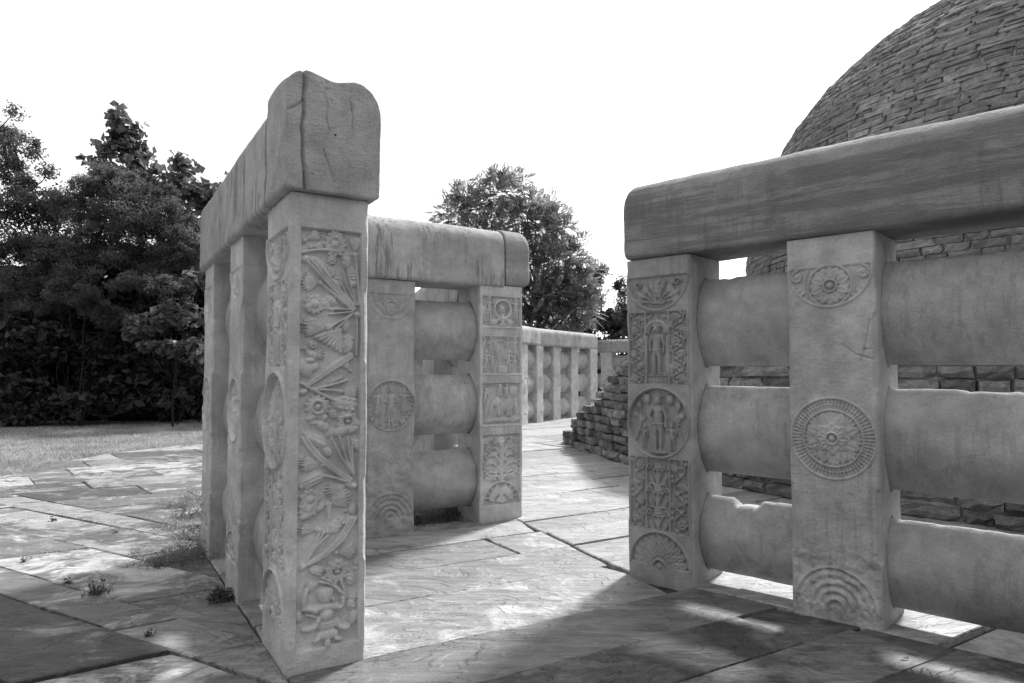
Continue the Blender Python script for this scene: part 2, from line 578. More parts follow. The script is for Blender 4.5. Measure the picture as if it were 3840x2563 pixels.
def figure(R, cx, y0, H, h, arm=(1, 1), lean=0.0, halo=False, skirt=False):
    """standing figure in relief, H tall"""
    hd = H * .115
    hip, sh = y0 + H * .47, y0 + H * .80
    x = lambda y: cx + lean * (y - y0)
    if halo: R.ring(x(sh) , sh + hd * 1.0, hd * 1.5, hd * .22, h * .6)
    for s_ in (-1, 1):
        kx = x(y0 + H * .25) + s_ * H * .048 + .012 * H * s_
        R.stroke([(x(hip) + s_ * H * .05, hip), (kx, y0 + H * .25), (x(y0) + s_ * H * .05, y0 + H * .03)], H * .058, h * .95, H * .032)
        R.blob(x(y0) + s_ * H * .065, y0 + H * .018, H * .05, H * .022, h * .85)
        sx, sy = x(sh) + s_ * H * .11, sh - H * .02
        if arm[(s_ + 1) // 2] == 1:      # hanging
            pts = [(sx, sy), (sx + s_ * H * .055, sh - H * .19), (sx + s_ * H * .03, sh - H * .36)]
        elif arm[(s_ + 1) // 2] == 2:    # hand on the hip
            pts = [(sx, sy), (sx + s_ * H * .09, sh - H * .17), (x(hip) + s_ * H * .08, hip + H * .03)]
        elif arm[(s_ + 1) // 2] == 3:    # raised
            pts = [(sx, sy), (sx + s_ * H * .10, sh - H * .06), (sx + s_ * H * .09, sh + H * .12)]
        else:                            # folded on the breast
            pts = [(sx, sy), (sx + s_ * H * .05, sh - H * .18), (x(sh) + s_ * H * .0, sh - H * .16)]
        R.stroke(pts, H * .036, h * .9, H * .026)
    R.stroke([(x(hip), hip - H * .01), (x(hip + H * .12), hip + H * .12), (x(sh), sh - H * .06)], H * .085, h * 1.05, H * .11)
    R.blob(x(hip), hip, H * .115, H * .06, h * 1.05)
    R.stroke([(x(hip) - H * .1, hip + H * .02), (x(hip) + H * .1, hip + H * .02)], H * .018, h * 1.25)
    if skirt:
        for k in range(5):
            f = (k - 2) / 2
            R.stroke([(x(hip) + f * H * .09, hip), (x(hip) + f * H * .13, y0 + H * .12)], H * .026, h * .95)
    R.blob(x(sh) - H * .045, sh - H * .075, H * .045, H * .04, h * 1.18); R.blob(x(sh) + H * .045, sh - H * .075, H * .045, H * .04, h * 1.18)
    R.stroke([(x(sh), sh - H * .02), (x(sh), sh + H * .03)], H * .035, h * .9)
    R.blob(x(sh), sh + hd * .95, hd * .62, hd * .85, h * 1.25)
    R.blob(x(sh), sh + hd * 1.55, hd * .72, hd * .45, h * 1.2, 0, 9, 0)
    R.blob(x(sh), sh + hd * 1.95, hd * .3, hd * .3, h * 1.15)
    R.blob(x(sh), sh + hd * .85, hd * .10, hd * .22, h * 1.42)

def bird(R, x, y, s, h, flip=1):
    R.blob(x, y, s, s * .6, h, .35 * flip, 12, 0)
    R.stroke([(x + flip * s * .6, y + s * .2), (x + flip * s * .95, y + s * .75)], s * .3, h * .9, s * .2)
    R.blob(x + flip * s * 1.0, y + s * .85, s * .3, s * .26, h)
    R.stroke([(x + flip * s * 1.15, y + s * .85), (x + flip * s * 1.55, y + s * .7)], s * .12, h * .7, s * .04)
    for k in range(4):
        R.petal(x - flip * s * .4, y, math.pi / 2 * (1 + flip) + flip * (-.5 + .35 * k), s * .2, s * 1.45, s * .16, h * .85)

def bead_col(R, x, y0, y1, r, h):
    n = max(2, int((y1 - y0) / (r * 2.3)))
    for k in range(n):
        R.blob(x, y0 + (k + .5) * (y1 - y0) / n, r, r * .95, h)

def rail_band(R, x0, x1, y0, y1, h):
    hh = y1 - y0
    R.rect(x0, x1, y1 - hh * .2, y1, h * 1.25)
    R.rect(x0, x1, y0, y0 + hh * .10, h * 1.0)
    n = max(5, int((x1 - x0) / .034))
    for k in range(n):
        xc = x0 + (k + .5) * (x1 - x0) / n
        R.rect(xc - .006, xc + .006, y0, y1, h)
    for f in (.24, .43, .62):
        R.rect(x0, x1, y0 + hh * f - hh * .055, y0 + hh * f + hh * .055, h * .75)

def circ(cx, cy, r):
    return lambda X, Y: r - np.hypot(X - cx, Y - cy)

ROWS_A = [(.5, .80, 16, .2, .8), (.42, .76, 8, 0, 1.1), (.34, .52, 8, .39, 1.25), (.16, .42, 8, 0, 1.45)]

def top_half(R, cx, ytop, r, d, style, seed=0):
    """half medallion hanging from a horizontal line"""
    yc = ytop
    R.field(0, R.w, ytop - r - .02, ytop, d, circ(cx, yc, r * .97))
    R.lvl = -d
    R.ring(cx, yc, r * .97, r * .045, d * 1.6, -math.pi, 0)
    if style == 'lotus':
        c2 = ytop - r * .46
        R.ring(cx, c2, r * .50, r * .03, d * 1.3)
        for k in range(8):
            a = math.pi / 8 + 2 * math.pi * k / 8
            R.petal(cx, c2, a, r * .16, r * .47, r * .165, d * 1.55, .35)
            R.petal(cx, c2, a + math.pi / 8, r * .3, r * .48, r * .10, d * 1.0)
        R.ring(cx, c2, r * .15, r * .03, d * 1.7); R.blob(cx, c2, r * .09, r * .09, d * 1.8)
        for s_ in (-1, 1):
            R.stroke(spiral(cx + s_ * r * .74, ytop - r * .2, r * .17, 1.1, math.pi / 2, -s_), r * .03, d * 1.2)
            rosette(R, cx + s_ * r * .74, ytop - r * .2, r * .11, 6, d * 1.2)
            for k in range(5):
                R.petal(cx + s_ * r * (.78 - .1 * k), ytop - r * (.42 + .08 * k), -math.pi / 2 + s_ * .9, 0, r * .16, r * .04, d)
            R.stroke(bez((cx + s_ * r * .5, ytop - r * .05), (cx + s_ * r * .62, ytop - r * .4), (cx + s_ * r * .5, ytop - r * .75), 8), r * .025, d * 1.1)
    elif style == 'palm':
        base = (cx, ytop - r * .78)
        bud(R, cx, ytop - r * .62, math.pi / 2, r * .55, r * .12, d * 1.4)
        for s_ in (-1, 1):
            for k, (a, L) in enumerate(((.35, .72), (.75, .72), (1.1, .78), (1.38, .72))):
                ang = math.pi / 2 - s_ * a
                R.stroke([base, (cx + math.cos(ang) * r * L * .6, base[1] + math.sin(ang) * r * L * .6)], r * .022, d)
                x1, y1 = cx + math.cos(ang) * r * L * .5, base[1] + math.sin(ang) * r * L * .5
                if k % 2 == 0: bud(R, x1, y1, ang, r * .38, r * .085, d * 1.3)
                else: fan(R, x1, y1, ang, r * .4, .42, 6, d * 1.2)
            R.stroke(spiral(cx + s_ * r * .62, ytop - r * .2, r * .12, 1.2, 0, s_), r * .028, d * 1.2)
            R.stroke(spiral(cx + s_ * r * .13, ytop - r * .72, r * .10, 1.2, 0, -s_), r * .022, d * 1.2)
    else:
        c2 = ytop - r * .62
        R.ring(cx, c2, r * .33, r * .03, d * 1.3)
        rosette(R, cx, c2, r * .26, 9, d)
        R.ring(cx, ytop - r * .1, r * .42, r * .03, d * 1.2, -math.pi, 0)
        for s_ in (-1, 1):
            for k in range(5):
                a = -.15 - k * .22
                px, py = cx + s_ * r * .72 * math.cos(a), ytop + r * .72 * math.sin(a)
                R.petal(px, py, math.pi / 2 + s_ * (.8 - .3 * k), -r * .1, r * .17, r * .06, d * 1.2)
            R.stroke(spiral(cx + s_ * r * .66, ytop - r * .17, r * .14, 1.2, 0, s_), r * .03, d * 1.2)
    R.lvl = 0.0

def bottom_half(R, cx, ybot, r, d, style='lotus'):
    R.field(0, R.w, ybot, ybot + r + .02, d, circ(cx, ybot, r * .97))
    R.lvl = -d
    R.ring(cx, ybot, r * .97, r * .045, d * 1.6, 0, math.pi)
    if style == 'lotus':
        for r0, r1, n, hh in ((.55, .93, 11, 1.0), (.36, .70, 9, 1.25), (.22, .48, 9, 1.45)):
            for k in range(n):
                a = math.pi * (k + .5) / n
                R.petal(cx, ybot, a, r * r0, r * r1, r * r1 * math.sin(math.pi / n / 2) * 1.02, d * hh)
        R.ring(cx, ybot, r * .19, r * .05, d * 1.6, 0, math.pi)
        R.blob(cx, ybot, r * .13, r * .13, d * 1.5)
    elif style == 'palmette':
        for s_ in (-1, 1):
            for k in range(4):
                a = math.pi / 2 - s_ * (.3 + .32 * k)
                fan(R, cx + math.cos(a) * r * .2, ybot + r * .06 + math.sin(a) * r * .2, a, r * (.68 - .02 * k), .2, 5, d * 1.3)
                R.stroke(spiral(cx + math.cos(a) * r * .83, ybot + r * .03 + math.sin(a) * r * .8, r * .07, 1.2, a, s_), r * .02, d * 1.3)
        bud(R, cx, ybot + r * .3, math.pi / 2, r * .5, r * .09, d * 1.4, False)
        rosette(R, cx, ybot + r * .16, r * .17, 7, d * 1.3)
    else:
        for q, hh in ((.82, 1.2), (.60, 1.0), (.40, 1.3), (.2, 1.5)):
            R.ring(cx, ybot, r * q, r * .075, d * hh, 0, math.pi)
        for k in range(9):
            a = math.pi * (k + .5) / 9
            R.petal(cx, ybot, a, r * .68, r * .95, r * .14, d * 1.2)
    R.lvl = 0.0

def medal_figures(R, cx, cy, r, d, kind):
    R.field(0, R.w, cy - r, cy + r, d, circ(cx, cy, r * .97))
    R.lvl = -d
    R.ring(cx, cy, r * .965, r * .045, d * 1.7)
    if kind == 'three':
        for k in range(30):
            a = 2 * math.pi * k / 30
            R.blob(cx + r * .87 * math.cos(a), cy + r * .87 * math.sin(a), r * .06, r * .045, d * 1.1, a)
        figure(R, cx, cy - r * .8, r * 1.5, d * 1.35, (4, 4), 0, False, True)
        R.blob(cx, cy + r * .62, r * .12, r * .22, d * 1.5, 0, 16, 1.57)
        figure(R, cx - r * .52, cy - r * .42, r * 1.0, d * 1.1, (2, 1), -.02, True, True)
        figure(R, cx + r * .53, cy - r * .4, r * 1.0, d * 1.1, (3, 2), .05, True, True)
        for s_ in (-1, 1):
            for k in range(3): R.petal(cx + s_ * r * .5, cy - r * .75, math.pi / 2 - s_ * (k - 1) * .6, 0, r * .25, r * .08, d)
    elif kind == 'goddess':
        figure(R, cx - r * .02, cy - r * .78, r * 1.52, d * 1.6, (2, 1), .015, False, False)
        figure(R, cx - r * .48, cy - r * .72, r * .62, d * 1.1, (3, 1), .05)
        figure(R, cx + r * .42, cy - r * .76, r * .74, d * 1.1, (3, 2), -.03)
        for s_ in (-1, 1):
            R.stroke(bez((cx + s_ * r * .75, cy - r * .5), (cx + s_ * r * .45, cy), (cx + s_ * r * .62, cy + r * .45), 9), r * .03, d)
            bud(R, cx + s_ * r * .38, cy + r * .48, math.pi / 2 + s_ * .1, r * .32, r * .12, d * 1.4)
            fan(R, cx + s_ * r * .6, cy - r * .05, math.pi / 2 + s_ * .2, r * .3, .6, 6, d * 1.2)
            R.blob(cx + s_ * r * .7, cy + r * .2, r * .11, r * .1, d * 1.2)
            bud(R, cx + s_ * r * .62, cy + r * .34, math.pi / 2, r * .25, r * .09, d * 1.2)
        R.blob(cx, cy - r * .82, r * .28, r * .07, d * 1.2)
    elif kind == 'tree':
        R.stroke([(cx, cy - r * .7), (cx, cy + r * .1)], r * .09, d * 1.3)
        for k in range(9):
            a = math.pi / 2 + (k - 4) * .33
            fan(R, cx, cy, a, r * .8, .14, 4, d * 1.3)
        for s_ in (-1, 1):
            figure(R, cx + s_ * r * .45, cy - r * .7, r * .75, d * 1.2, (2, 1))
            bud(R, cx + s_ * r * .18, cy - r * .7, math.pi / 2 - s_ * .7, r * .5, r * .09, d * 1.3)
        for k in range(5): R.petal(cx, cy - r * .5, -math.pi / 2 + (k - 2) * .4, 0, r * .4, r * .09, d)
    else:
        figure(R, cx, cy - r * .7, r * 1.35, d * 1.4, (2, 3))
        R.blob(cx + r * .4, cy - r * .25, r * .3, r * .2, d * 1.2)
        R.stroke([(cx + r * .2, cy - .7 * r), (cx + r * .25, cy - r * .3)], r * .08, d)
        R.stroke([(cx + r * .55, cy - .7 * r), (cx + r * .52, cy - r * .3)], r * .08, d)
        fan(R, cx - r * .5, cy - r * .3, math.pi / 2, r * .7, .5, 6, d * 1.1)
    R.lvl = 0.0

def shaft_panels(R, x0, x1, y0, y1, d, seed, centre=None):
    """three strips: scroll, centre, scroll, divided by beaded fillets"""
    w = x1 - x0
    a, b = x0 + w * .27, x0 + w * .70
    R.field(x0, a, y0, y1, d); R.field(a + .012, b - .012, y0, y1, d); R.field(b, x1, y0, y1, d)
    bead_col(R, x0 - .008, y0, y1, .006, .006); bead_col(R, x1 + .008, y0, y1, .006, .006)
    R.lvl = -d
    n = max(1, int(round((y1 - y0) / .21)))
    vine(R, x0 + .004, a - .004, y0, y1, n, d * 1.25, seed, 1)
    vine(R, b + .004, x1 - .004, y0, y1, n, d * 1.25, seed + 5, -1)
    R.lvl = 0.0
    return a + .014, b - .014

# ------------------------------------------------------------------ pillars
def pillar_shape(W, D, Ht, nz, faces, chzones, seed, sockets=(False, False), socket_h=None):
    pass

BARS = ((1.60, 2.215), (.86, 1.47), (.12, .715))      # bottom, top of the three crossbars
BARS_P = ((1.525, 2.175), (.77, 1.40), (.075, .62))   # right railing

def make_pillar(loc, rz, W, D, Ht, reliefs, seed, bands, mats, plain_zones, ch=.028, tilt=(0, 0), sockets=('x',), amp=1.0, res=.005, bars=BARS, sock=.123):
    """reliefs: dict face->Rel (front,right,back,left); bands: z splits with names for carved faces"""
    root = thing('railing_pillar', (loc[0], loc[1], 0.0), rz)
    root.rotation_euler = (tilt[0], tilt[1], rz)
    nz = int(Ht / res) + 1
    zs = np.linspace(-.06, Ht, nz)
    pz = np.zeros(nz)
    for a, b in plain_zones: pz = np.maximum(pz, smooth(a, a + .035, zs) * (1 - smooth(b - .035, b, zs)))
    cs = []
    for k in range(4):
        n = n1(zs * 7.0, seed * 5 + k) + .6 * n1(zs * 19.0, seed * 5 + k + 40)
        cs.append(.013 + ch * pz + .020 * amp * np.clip(n - .45, 0, 1) + .005 * np.clip(n, -1, 1))
    # corners: 0 front-left, 1 front-right, 2 back-right, 3 back-left
    spec = {'front': (W, 0, 1), 'right': (D, 1, 2), 'back': (W, 2, 3), 'left': (D, 3, 0)}
    plainV, plainF, off = [], [], 0
    for face, (w, ca, cb) in spec.items():
        R = reliefs.get(face)
        side = face in ('right', 'left')
        hollow = R is None and side and 'x' in sockets
        ns = int(w / res) + 1 if R is not None else (36 if hollow else 10)
        t = np.linspace(0, 1, ns)[None, :]
        sa, sb = -(w / 2 - cs[ca] / 2)[:, None], (w / 2 - cs[cb] / 2)[:, None]
        S = sa + (sb - sa) * t
        Z = np.repeat(zs[:, None], ns, 1)
        drop = np.maximum(np.maximum(0, cs[ca][:, None] - (w / 2 + S)), np.maximum(0, cs[cb][:, None] - (w / 2 - S)))
        H = np.zeros_like(S)
        if R is not None:
            H = R.sample(S + w / 2, Z)
            edge = np.minimum(S - sa, sb - S)
            H = H * np.clip(edge / .008, 0, 1)
        if hollow:
            for b0, b1 in bars:
                zc, hh = (b0 + b1) / 2, (b1 - b0) / 2 + .012
                hw = sock * (1 - ((Z - zc) / hh) ** 2)
                H = H - .035 * np.clip((hw - np.abs(S)) / .008, 0, 1)
        q = drop - H
        if face == 'front': X, Y = S, -D / 2 + q
        elif face == 'right': X, Y = W / 2 - q, S
        elif face == 'back': X, Y = -S, D / 2 - q
        else: X, Y = -W / 2 + q, -S
        P = np.stack([X, Y, Z], -1)
        sd = seed * 1.37
        nn = np.stack([vnoise(P * 5 + sd, 1) * .0035 + vnoise(P * 17 + sd, 2) * .0018, vnoise(P * 5 + sd + 9, 3) * .0035 + vnoise(P * 17 + sd + 9, 4) * .0018, X * 0], -1) * amp
        P = P + nn
        if R is not None:
            cuts = [0] + [int(np.clip(np.searchsorted(zs, c), 1, nz - 2)) for c, _ in bands[face][1:]] + [nz - 1]
            for k in range(len(cuts) - 1):
                sub = P[cuts[k]:cuts[k + 1] + 1]
                me = mesh_np(bands[face][k][1], sub.reshape(-1, 3), grid_faces(sub.shape[0], ns))
                link(bands[face][k][1], me, mats[0], root)
        else:
            plainV.append(P.reshape(-1, 3)); plainF.append(grid_faces(nz, ns, off)); off += nz * ns
    # caps
    for zc in (Ht, -.06):
        v = np.array([(-W / 2 + .02, -D / 2 + .02, zc), (W / 2 - .02, -D / 2 + .02, zc), (W / 2 - .02, D / 2 - .02, zc), (-W / 2 + .02, D / 2 - .02, zc)])
        plainV.append(v); plainF.append(np.array([[0, 1, 2, 3]]) + off); off += 4
    link('shaft', mesh_np('shaft', np.concatenate(plainV), np.concatenate(plainF)), mats[1], root)
    return root

def crossbar(p, q, z0, z1, T, mat, seed, notch=None, sag=0.0):
    """lens-section bar between two points on plan"""
    p, q = np.array(p, float), np.array(q, float)
    L = np.hypot(*(q - p))
    rz = math.atan2(q[1] - p[1], q[0] - p[0])
    nl, nsx = 56, 40
    x = np.linspace(-L / 2, L / 2, nl)
    th = np.linspace(0, 2 * math.pi, nsx, endpoint=False)
    hh = (z1 - z0) / 2
    zc = np.sin(th); 
    yy = np.cos(th)
    Zs = hh * np.sign(zc) * np.abs(zc) ** .93
    Ys = np.sign(yy) * T / 2 * (1 - np.abs(Zs / hh) ** 2.0) * .94 + yy * .010
    X = np.repeat(x[:, None], nsx, 1); Y = np.repeat(Ys[None], nl, 0); Z = np.repeat(Zs[None], nl, 0)
    top = hh - .008 - .020 * np.clip(n1(x * 6 + seed, seed) + .6 * n1(x * 21 + seed, seed + 1) - .1, 0, 1)
    if notch is not None:
        for a, b, dp in notch: top = np.minimum(top, hh - dp * smooth(a - .02, a + .03, x) * (1 - smooth(b - .03, b + .03, x)) * (1 + .25 * n1(x * 30, seed)))
    bot = -hh + .008 + .015 * np.clip(n1(x * 5 + seed, seed + 4), 0, 1)
    Z = np.minimum(np.maximum(Z, bot[:, None]), top[:, None])
    Z = Z + sag * (1 - (2 * X / L) ** 2)
    P = np.stack([X, Y, Z], -1)
    P[..., 1] += vnoise(P * 4 + seed, 1) * .005 + vnoise(P * 14 + seed, 2) * .0025
    P[..., 2] += vnoise(P * 5 + seed, 3) * .003
    V = P.reshape(-1, 3)
    Fc = grid_faces(nl, nsx, 0, True)[:, ::-1]
    o = link('crossbar', mesh_np('crossbar', V, Fc), mat)
    o.location = ((p[0] + q[0]) / 2, (p[1] + q[1]) / 2, (z0 + z1) / 2)
    o.rotation_euler = (0, 0, rz)
    return o

def coping(p, q, z0, Hc, Wc, mat, seed, rt=.17, dz=0.0, ends=(.03, .03), jag=(0, 0), chips=None, cracks=None, np_=72, step=.025, capn=12, rb=.028, rt2=None, wob=.45):
    """rounded coping beam from plan point p to q; z0 underside, dz rise from p to q"""
    p, q = np.array(p, float), np.array(q, float)
    L = np.hypot(*(q - p))
    rz = math.atan2(q[1] - p[1], q[0] - p[0])
    # section outline
    def outline(n):
        w = Wc / 2
        pts = []
        segs = []
        def arc(cx, cz, r, a0, a1, m):
            for a in np.linspace(a0, a1, m): segs.append((cx + r * math.cos(a), cz + r * math.sin(a)))
        arc(w - rb, rb, rb, -math.pi / 2, 0, 5)
        arc(w - rt, Hc - rt, rt, 0, math.pi / 2, 14)
        r2 = rt if rt2 is None else rt2
        arc(-w + r2, Hc - r2, r2, math.pi / 2, math.pi, 14)
        arc(-w + rb, rb, rb, math.pi, 1.5 * math.pi, 5)
        s = np.array(segs + [segs[0]])
        d = np.concatenate([[0], np.cumsum(np.hypot(*np.diff(s, axis=0).T))])
        u = np.linspace(0, d[-1], n, endpoint=False)
        return np.stack([np.interp(u, d, s[:, 0]), np.interp(u, d, s[:, 1])], 1)
    O = outline(np_)
    cen = np.array([0, Hc * .5])
    nl = max(6, int(L / step))
    rows = []
    e0, e1 = ends
    def jagoff(k, pts):
        if jag[k] == 0: return 0.0
        return jag[k] * (n1(pts[:, 1] * 6.0, 77) + .55 * n1(pts[:, 1] * 17.0, 78) + .3 * n1(pts[:, 0] * 9.0, 79))
    # cap at start (rings from the middle outwards), body, cap at end
    fr = np.linspace(.02, 1, capn)
    for f in fr[:-1]:
        pts = cen + (O - cen) * f * (1 - e0 / (Wc * .5))
        rows.append(np.column_stack([np.full(np_, -L / 2) + jagoff(0, pts), pts]))
    m = 5
    for k in range(m):
        a = k / m * math.pi / 2
        pts = cen + (O - cen) * (1 - e0 / (Wc * .5) * (1 - math.sin(a)))
        rows.append(np.column_stack([np.full(np_, -L / 2 + e0 * (1 - math.cos(a))) + jagoff(0, pts), pts]))
    for xx in np.linspace(-L / 2 + e0, L / 2 - e1, nl):
        f = (xx + L / 2) / L
        w0 = max(0, 1 - f * 6); w1 = max(0, 1 - (1 - f) * 6)
        rows.append(np.column_stack([np.full(np_, xx) + jagoff(0, O) * w0 + jagoff(1, O) * w1, O]))
    for k in range(m):
        a = (m - 1 - k) / m * math.pi / 2
        pts = cen + (O - cen) * (1 - e1 / (Wc * .5) * (1 - math.sin(a)))
        rows.append(np.column_stack([np.full(np_, L / 2 - e1 * (1 - math.cos(a))) + jagoff(1, pts), pts]))
    for f in fr[:-1][::-1]:
        pts = cen + (O - cen) * f * (1 - e1 / (Wc * .5))
        rows.append(np.column_stack([np.full(np_, L / 2) + jagoff(1, pts), pts]))
    P = np.stack(rows)
    Pw = P + seed * 2.11
    d = np.stack([vnoise(Pw * 7, 5) * .006 * wob + vnoise(Pw * 24, 15) * .002 + vnoise(Pw * 50, 25) * .0012, vnoise(Pw * 3.0, 6) * .009 * wob + vnoise(Pw * 11, 7) * .003 * wob + vnoise(Pw * 30, 17) * .002, vnoise(Pw * 2.6 + 5, 8) * .010 * wob + vnoise(Pw * 14, 9) * .003], -1)
    P = P + d
    if chips:
        for (cx, cy, cz, rr, dep) in chips:
            k = np.exp(-(((P[..., 0] - cx) / rr[0]) ** 2 + ((P[..., 1] - cy) / rr[1]) ** 2 + ((P[..., 2] - cz) / rr[2]) ** 2))
            P[..., 2] -= dep * k
    if cracks:
        for (plane, pts, wd, dep) in cracks:
            pts = np.array(pts, float)
            if plane == 'start':
                A, B = P[..., 1], P[..., 2]; sel = P[..., 0] < -L / 2 + .05
            else:
                A, B = P[..., 0], P[..., 2]; sel = P[..., 1] > 0
            dm = np.full(A.shape, 9.0)
            for i in range(len(pts) - 1):
                a, b = pts[i], pts[i + 1]
                v = b - a
                t = np.clip(((A - a[0]) * v[0] + (B - a[1]) * v[1]) / (v @ v), 0, 1)
                dm = np.minimum(dm, np.hypot(A - a[0] - t * v[0], B - a[1] - t * v[1]))
            g = dep * np.clip(1 - dm / wd, 0, 1) * sel
            if plane == 'start': P[..., 0] += g
            else: P[..., 1] -= g
    P[..., 2] += dz * (P[..., 0] / L + .5)
    n_rows = P.shape[0]
    V = P.reshape(-1, 3)
    Fc = grid_faces(n_rows, np_, 0, True)
    o = link('coping_stone', mesh_np('coping_stone', V, Fc[:, ::-1]), mat)
    o.location = ((p[0] + q[0]) / 2, (p[1] + q[1]) / 2, z0)
    o.rotation_euler = (0, 0, rz)
    return o

# ------------------------------------------------------------------ ground
def poly_sheet(name, pts, z, mat):
    me = bpy.data.meshes.new(name)
    me.from_pydata([(x, y, z) for x, y in pts], [], [list(range(len(pts)))])
    me.update()
    return link(name, me, mat)

ground = poly_sheet('ground', [(-1500, -600), (1500, -600), (1500, 2400), (-1500, 2400)], -.075, M_LAWN)
tag(ground, kind='structure')
pave = poly_sheet('pavement', [(6, -3), (9, 3), (9, 12), (7, 25), (1.5, 24.5), (-1.0, 21), (-4.4, 17.2), (-6.35, 14.7), (-7.4, 12.4), (-7.35, 9.2), (-8.2, 4), (-5.6, -2)], -.045, M_JOINT)
tag(pave, kind='structure')
earth = poly_sheet('earth_bed', [(-2.35, 6.35), (-.45, 7.5), (-1.3, 9.6), (-1.75, 12.5), (-2.9, 12.5), (-3.0, 8)], -.030, M_DIRT)
tag(earth, kind='structure')

def clip(poly, a, n):
    """keep the part of poly with (p-a).n <= 0"""
    out = []
    for i in range(len(poly)):
        p, q = poly[i], poly[(i + 1) % len(poly)]
        dp = (p[0] - a[0]) * n[0] + (p[1] - a[1]) * n[1]
        dq = (q[0] - a[0]) * n[0] + (q[1] - a[1]) * n[1]
        if dp <= 0: out.append(p)
        if (dp < 0 < dq) or (dq < 0 < dp):
            t = dp / (dp - dq)
            out.append((p[0] + t * (q[0] - p[0]), p[1] + t * (q[1] - p[1])))
    return out

def area(poly):
    return .5 * sum(poly[i][0] * poly[(i + 1) % len(poly)][1] - poly[(i + 1) % len(poly)][0] * poly[i][1] for i in range(len(poly)))

def inset(poly, g):
    if area(poly) < 0: poly = poly[::-1]
    out = list(poly)
    for i in range(len(poly)):
        p, q = poly[i], poly[(i + 1) % len(poly)]
        d = (q[0] - p[0], q[1] - p[1]); L = math.hypot(*d)
        if L < 1e-6: continue
        n = (d[1] / L, -d[0] / L)
        out = clip(out, (p[0] - n[0] * g, p[1] - n[1] * g), n)
        if len(out) < 3: return []
    return out

def flagstone(poly, mat, zt, seg):
    gap = rnd.choice((.0012, .0015, .002, .003, .0055))
    poly = inset(poly, gap)
    if len(poly) < 3 or abs(area(poly)) < .012: return
    cx = sum(p[0] for p in poly) / len(poly); cy = sum(p[1] for p in poly) / len(poly)
    ring = []
    for i in range(len(poly)):
        p, q = poly[i], poly[(i + 1) % len(poly)]
        L = math.hypot(q[0] - p[0], q[1] - p[1])
        m = max(1, int(L / seg))
        for k in range(m):
            t = k / m
            x, y = p[0] + t * (q[0] - p[0]), p[1] + t * (q[1] - p[1])
            j = .004 if k else .010
            x += (cx - x) / max(.2, math.hypot(cx - x, cy - y)) * abs(rnd.gauss(0, j)); y += (cy - y) / max(.2, math.hypot(cx - x, cy - y)) * abs(rnd.gauss(0, j))
            ring.append((x - cx, y - cy))
    n = len(ring)
    tx, ty = rnd.gauss(0, .0045), rnd.gauss(0, .0045)
    V = [(x, y, -.06) for x, y in ring] + [(x, y, -.007 + tx * x + ty * y) for x, y in ring]
    V += [(x * (1 - .011 / max(.15, math.hypot(x, y))), y * (1 - .011 / max(.15, math.hypot(x, y))), tx * x + ty * y) for x, y in ring]
    F = [(i, (i + 1) % n, n + (i + 1) % n, n + i) for i in range(n)] + [(n + i, n + (i + 1) % n, 2 * n + (i + 1) % n, 2 * n + i) for i in range(n)]
    F.append(tuple(range(2 * n, 3 * n)))
    me = bpy.data.meshes.new('flagstone')
    me.from_pydata(V, [], F)
    me.update()
    o = link('flagstone', me, mat, pave)
    o.location = (cx, cy, zt)
    return o

def strip_zone(zone, az, offs, cross_az, lens, mat, seg=.16, lone=None):
    a = math.radians(az)
    d = (math.sin(a), math.cos(a)); n = (-d[1], d[0])
    if n[0] * 0 + n[1] < 0: n = (-n[0], -n[1])
    ca = math.radians(cross_az)
    cd = (math.sin(ca), math.cos(ca)); cn = (cd[1], -cd[0])
    if cn[0] * d[0] + cn[1] * d[1] < 0: cn = (-cn[0], -cn[1])
    for i in range(len(offs) - 1):
        lo, hi = offs[i], offs[i + 1]
        s = clip(zone, (n[0] * hi, n[1] * hi), n)
        if len(s) < 3: continue
        s = clip(s, (n[0] * lo, n[1] * lo), (-n[0], -n[1]))
        if len(s) < 3: continue
        pr = [p[0] * cn[0] + p[1] * cn[1] for p in s]
        u = min(pr) - rnd.uniform(0, lens[0] * .6)
        while u < max(pr):
            L = rnd.uniform(*lens)
            jn = rnd.uniform(-.05, .05)
            c2 = (cn[0] + cd[0] * jn, cn[1] + cd[1] * jn)
            t = clip(s, (cn[0] * (u + L), cn[1] * (u + L)), cn)
            if len(t) >= 3: t = clip(t, (cn[0] * u, cn[1] * u), (-cn[0], -cn[1]))
            if len(t) >= 3 and abs(area(t)) > .02:
                m = mat(t) if callable(mat) else mat
                flagstone(t, m, rnd.gauss(0, .0042), seg)
            u += L

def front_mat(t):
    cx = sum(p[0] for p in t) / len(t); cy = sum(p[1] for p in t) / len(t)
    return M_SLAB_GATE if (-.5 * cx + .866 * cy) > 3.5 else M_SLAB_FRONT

# gateway and foreground (right of the left railing's outer face)
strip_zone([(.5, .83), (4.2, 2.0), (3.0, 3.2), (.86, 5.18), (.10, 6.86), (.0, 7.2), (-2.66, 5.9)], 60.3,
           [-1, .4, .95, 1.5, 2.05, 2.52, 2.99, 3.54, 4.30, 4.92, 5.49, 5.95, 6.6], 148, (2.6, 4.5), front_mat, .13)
# outside paving on the left
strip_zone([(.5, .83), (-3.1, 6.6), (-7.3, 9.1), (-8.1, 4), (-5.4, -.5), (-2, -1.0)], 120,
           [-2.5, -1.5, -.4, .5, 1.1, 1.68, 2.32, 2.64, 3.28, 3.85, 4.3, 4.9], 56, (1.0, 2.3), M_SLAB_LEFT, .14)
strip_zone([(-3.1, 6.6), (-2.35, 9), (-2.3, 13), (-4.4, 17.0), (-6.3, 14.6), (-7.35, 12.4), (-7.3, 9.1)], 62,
           [5, 7.4, 8.2, 8.8, 9.5, 10.3, 11.0, 11.8, 12.6, 13.5, 14.5, 15.6, 17, 19], 140, (.9, 2.4), M_SLAB_LEFT, .2)
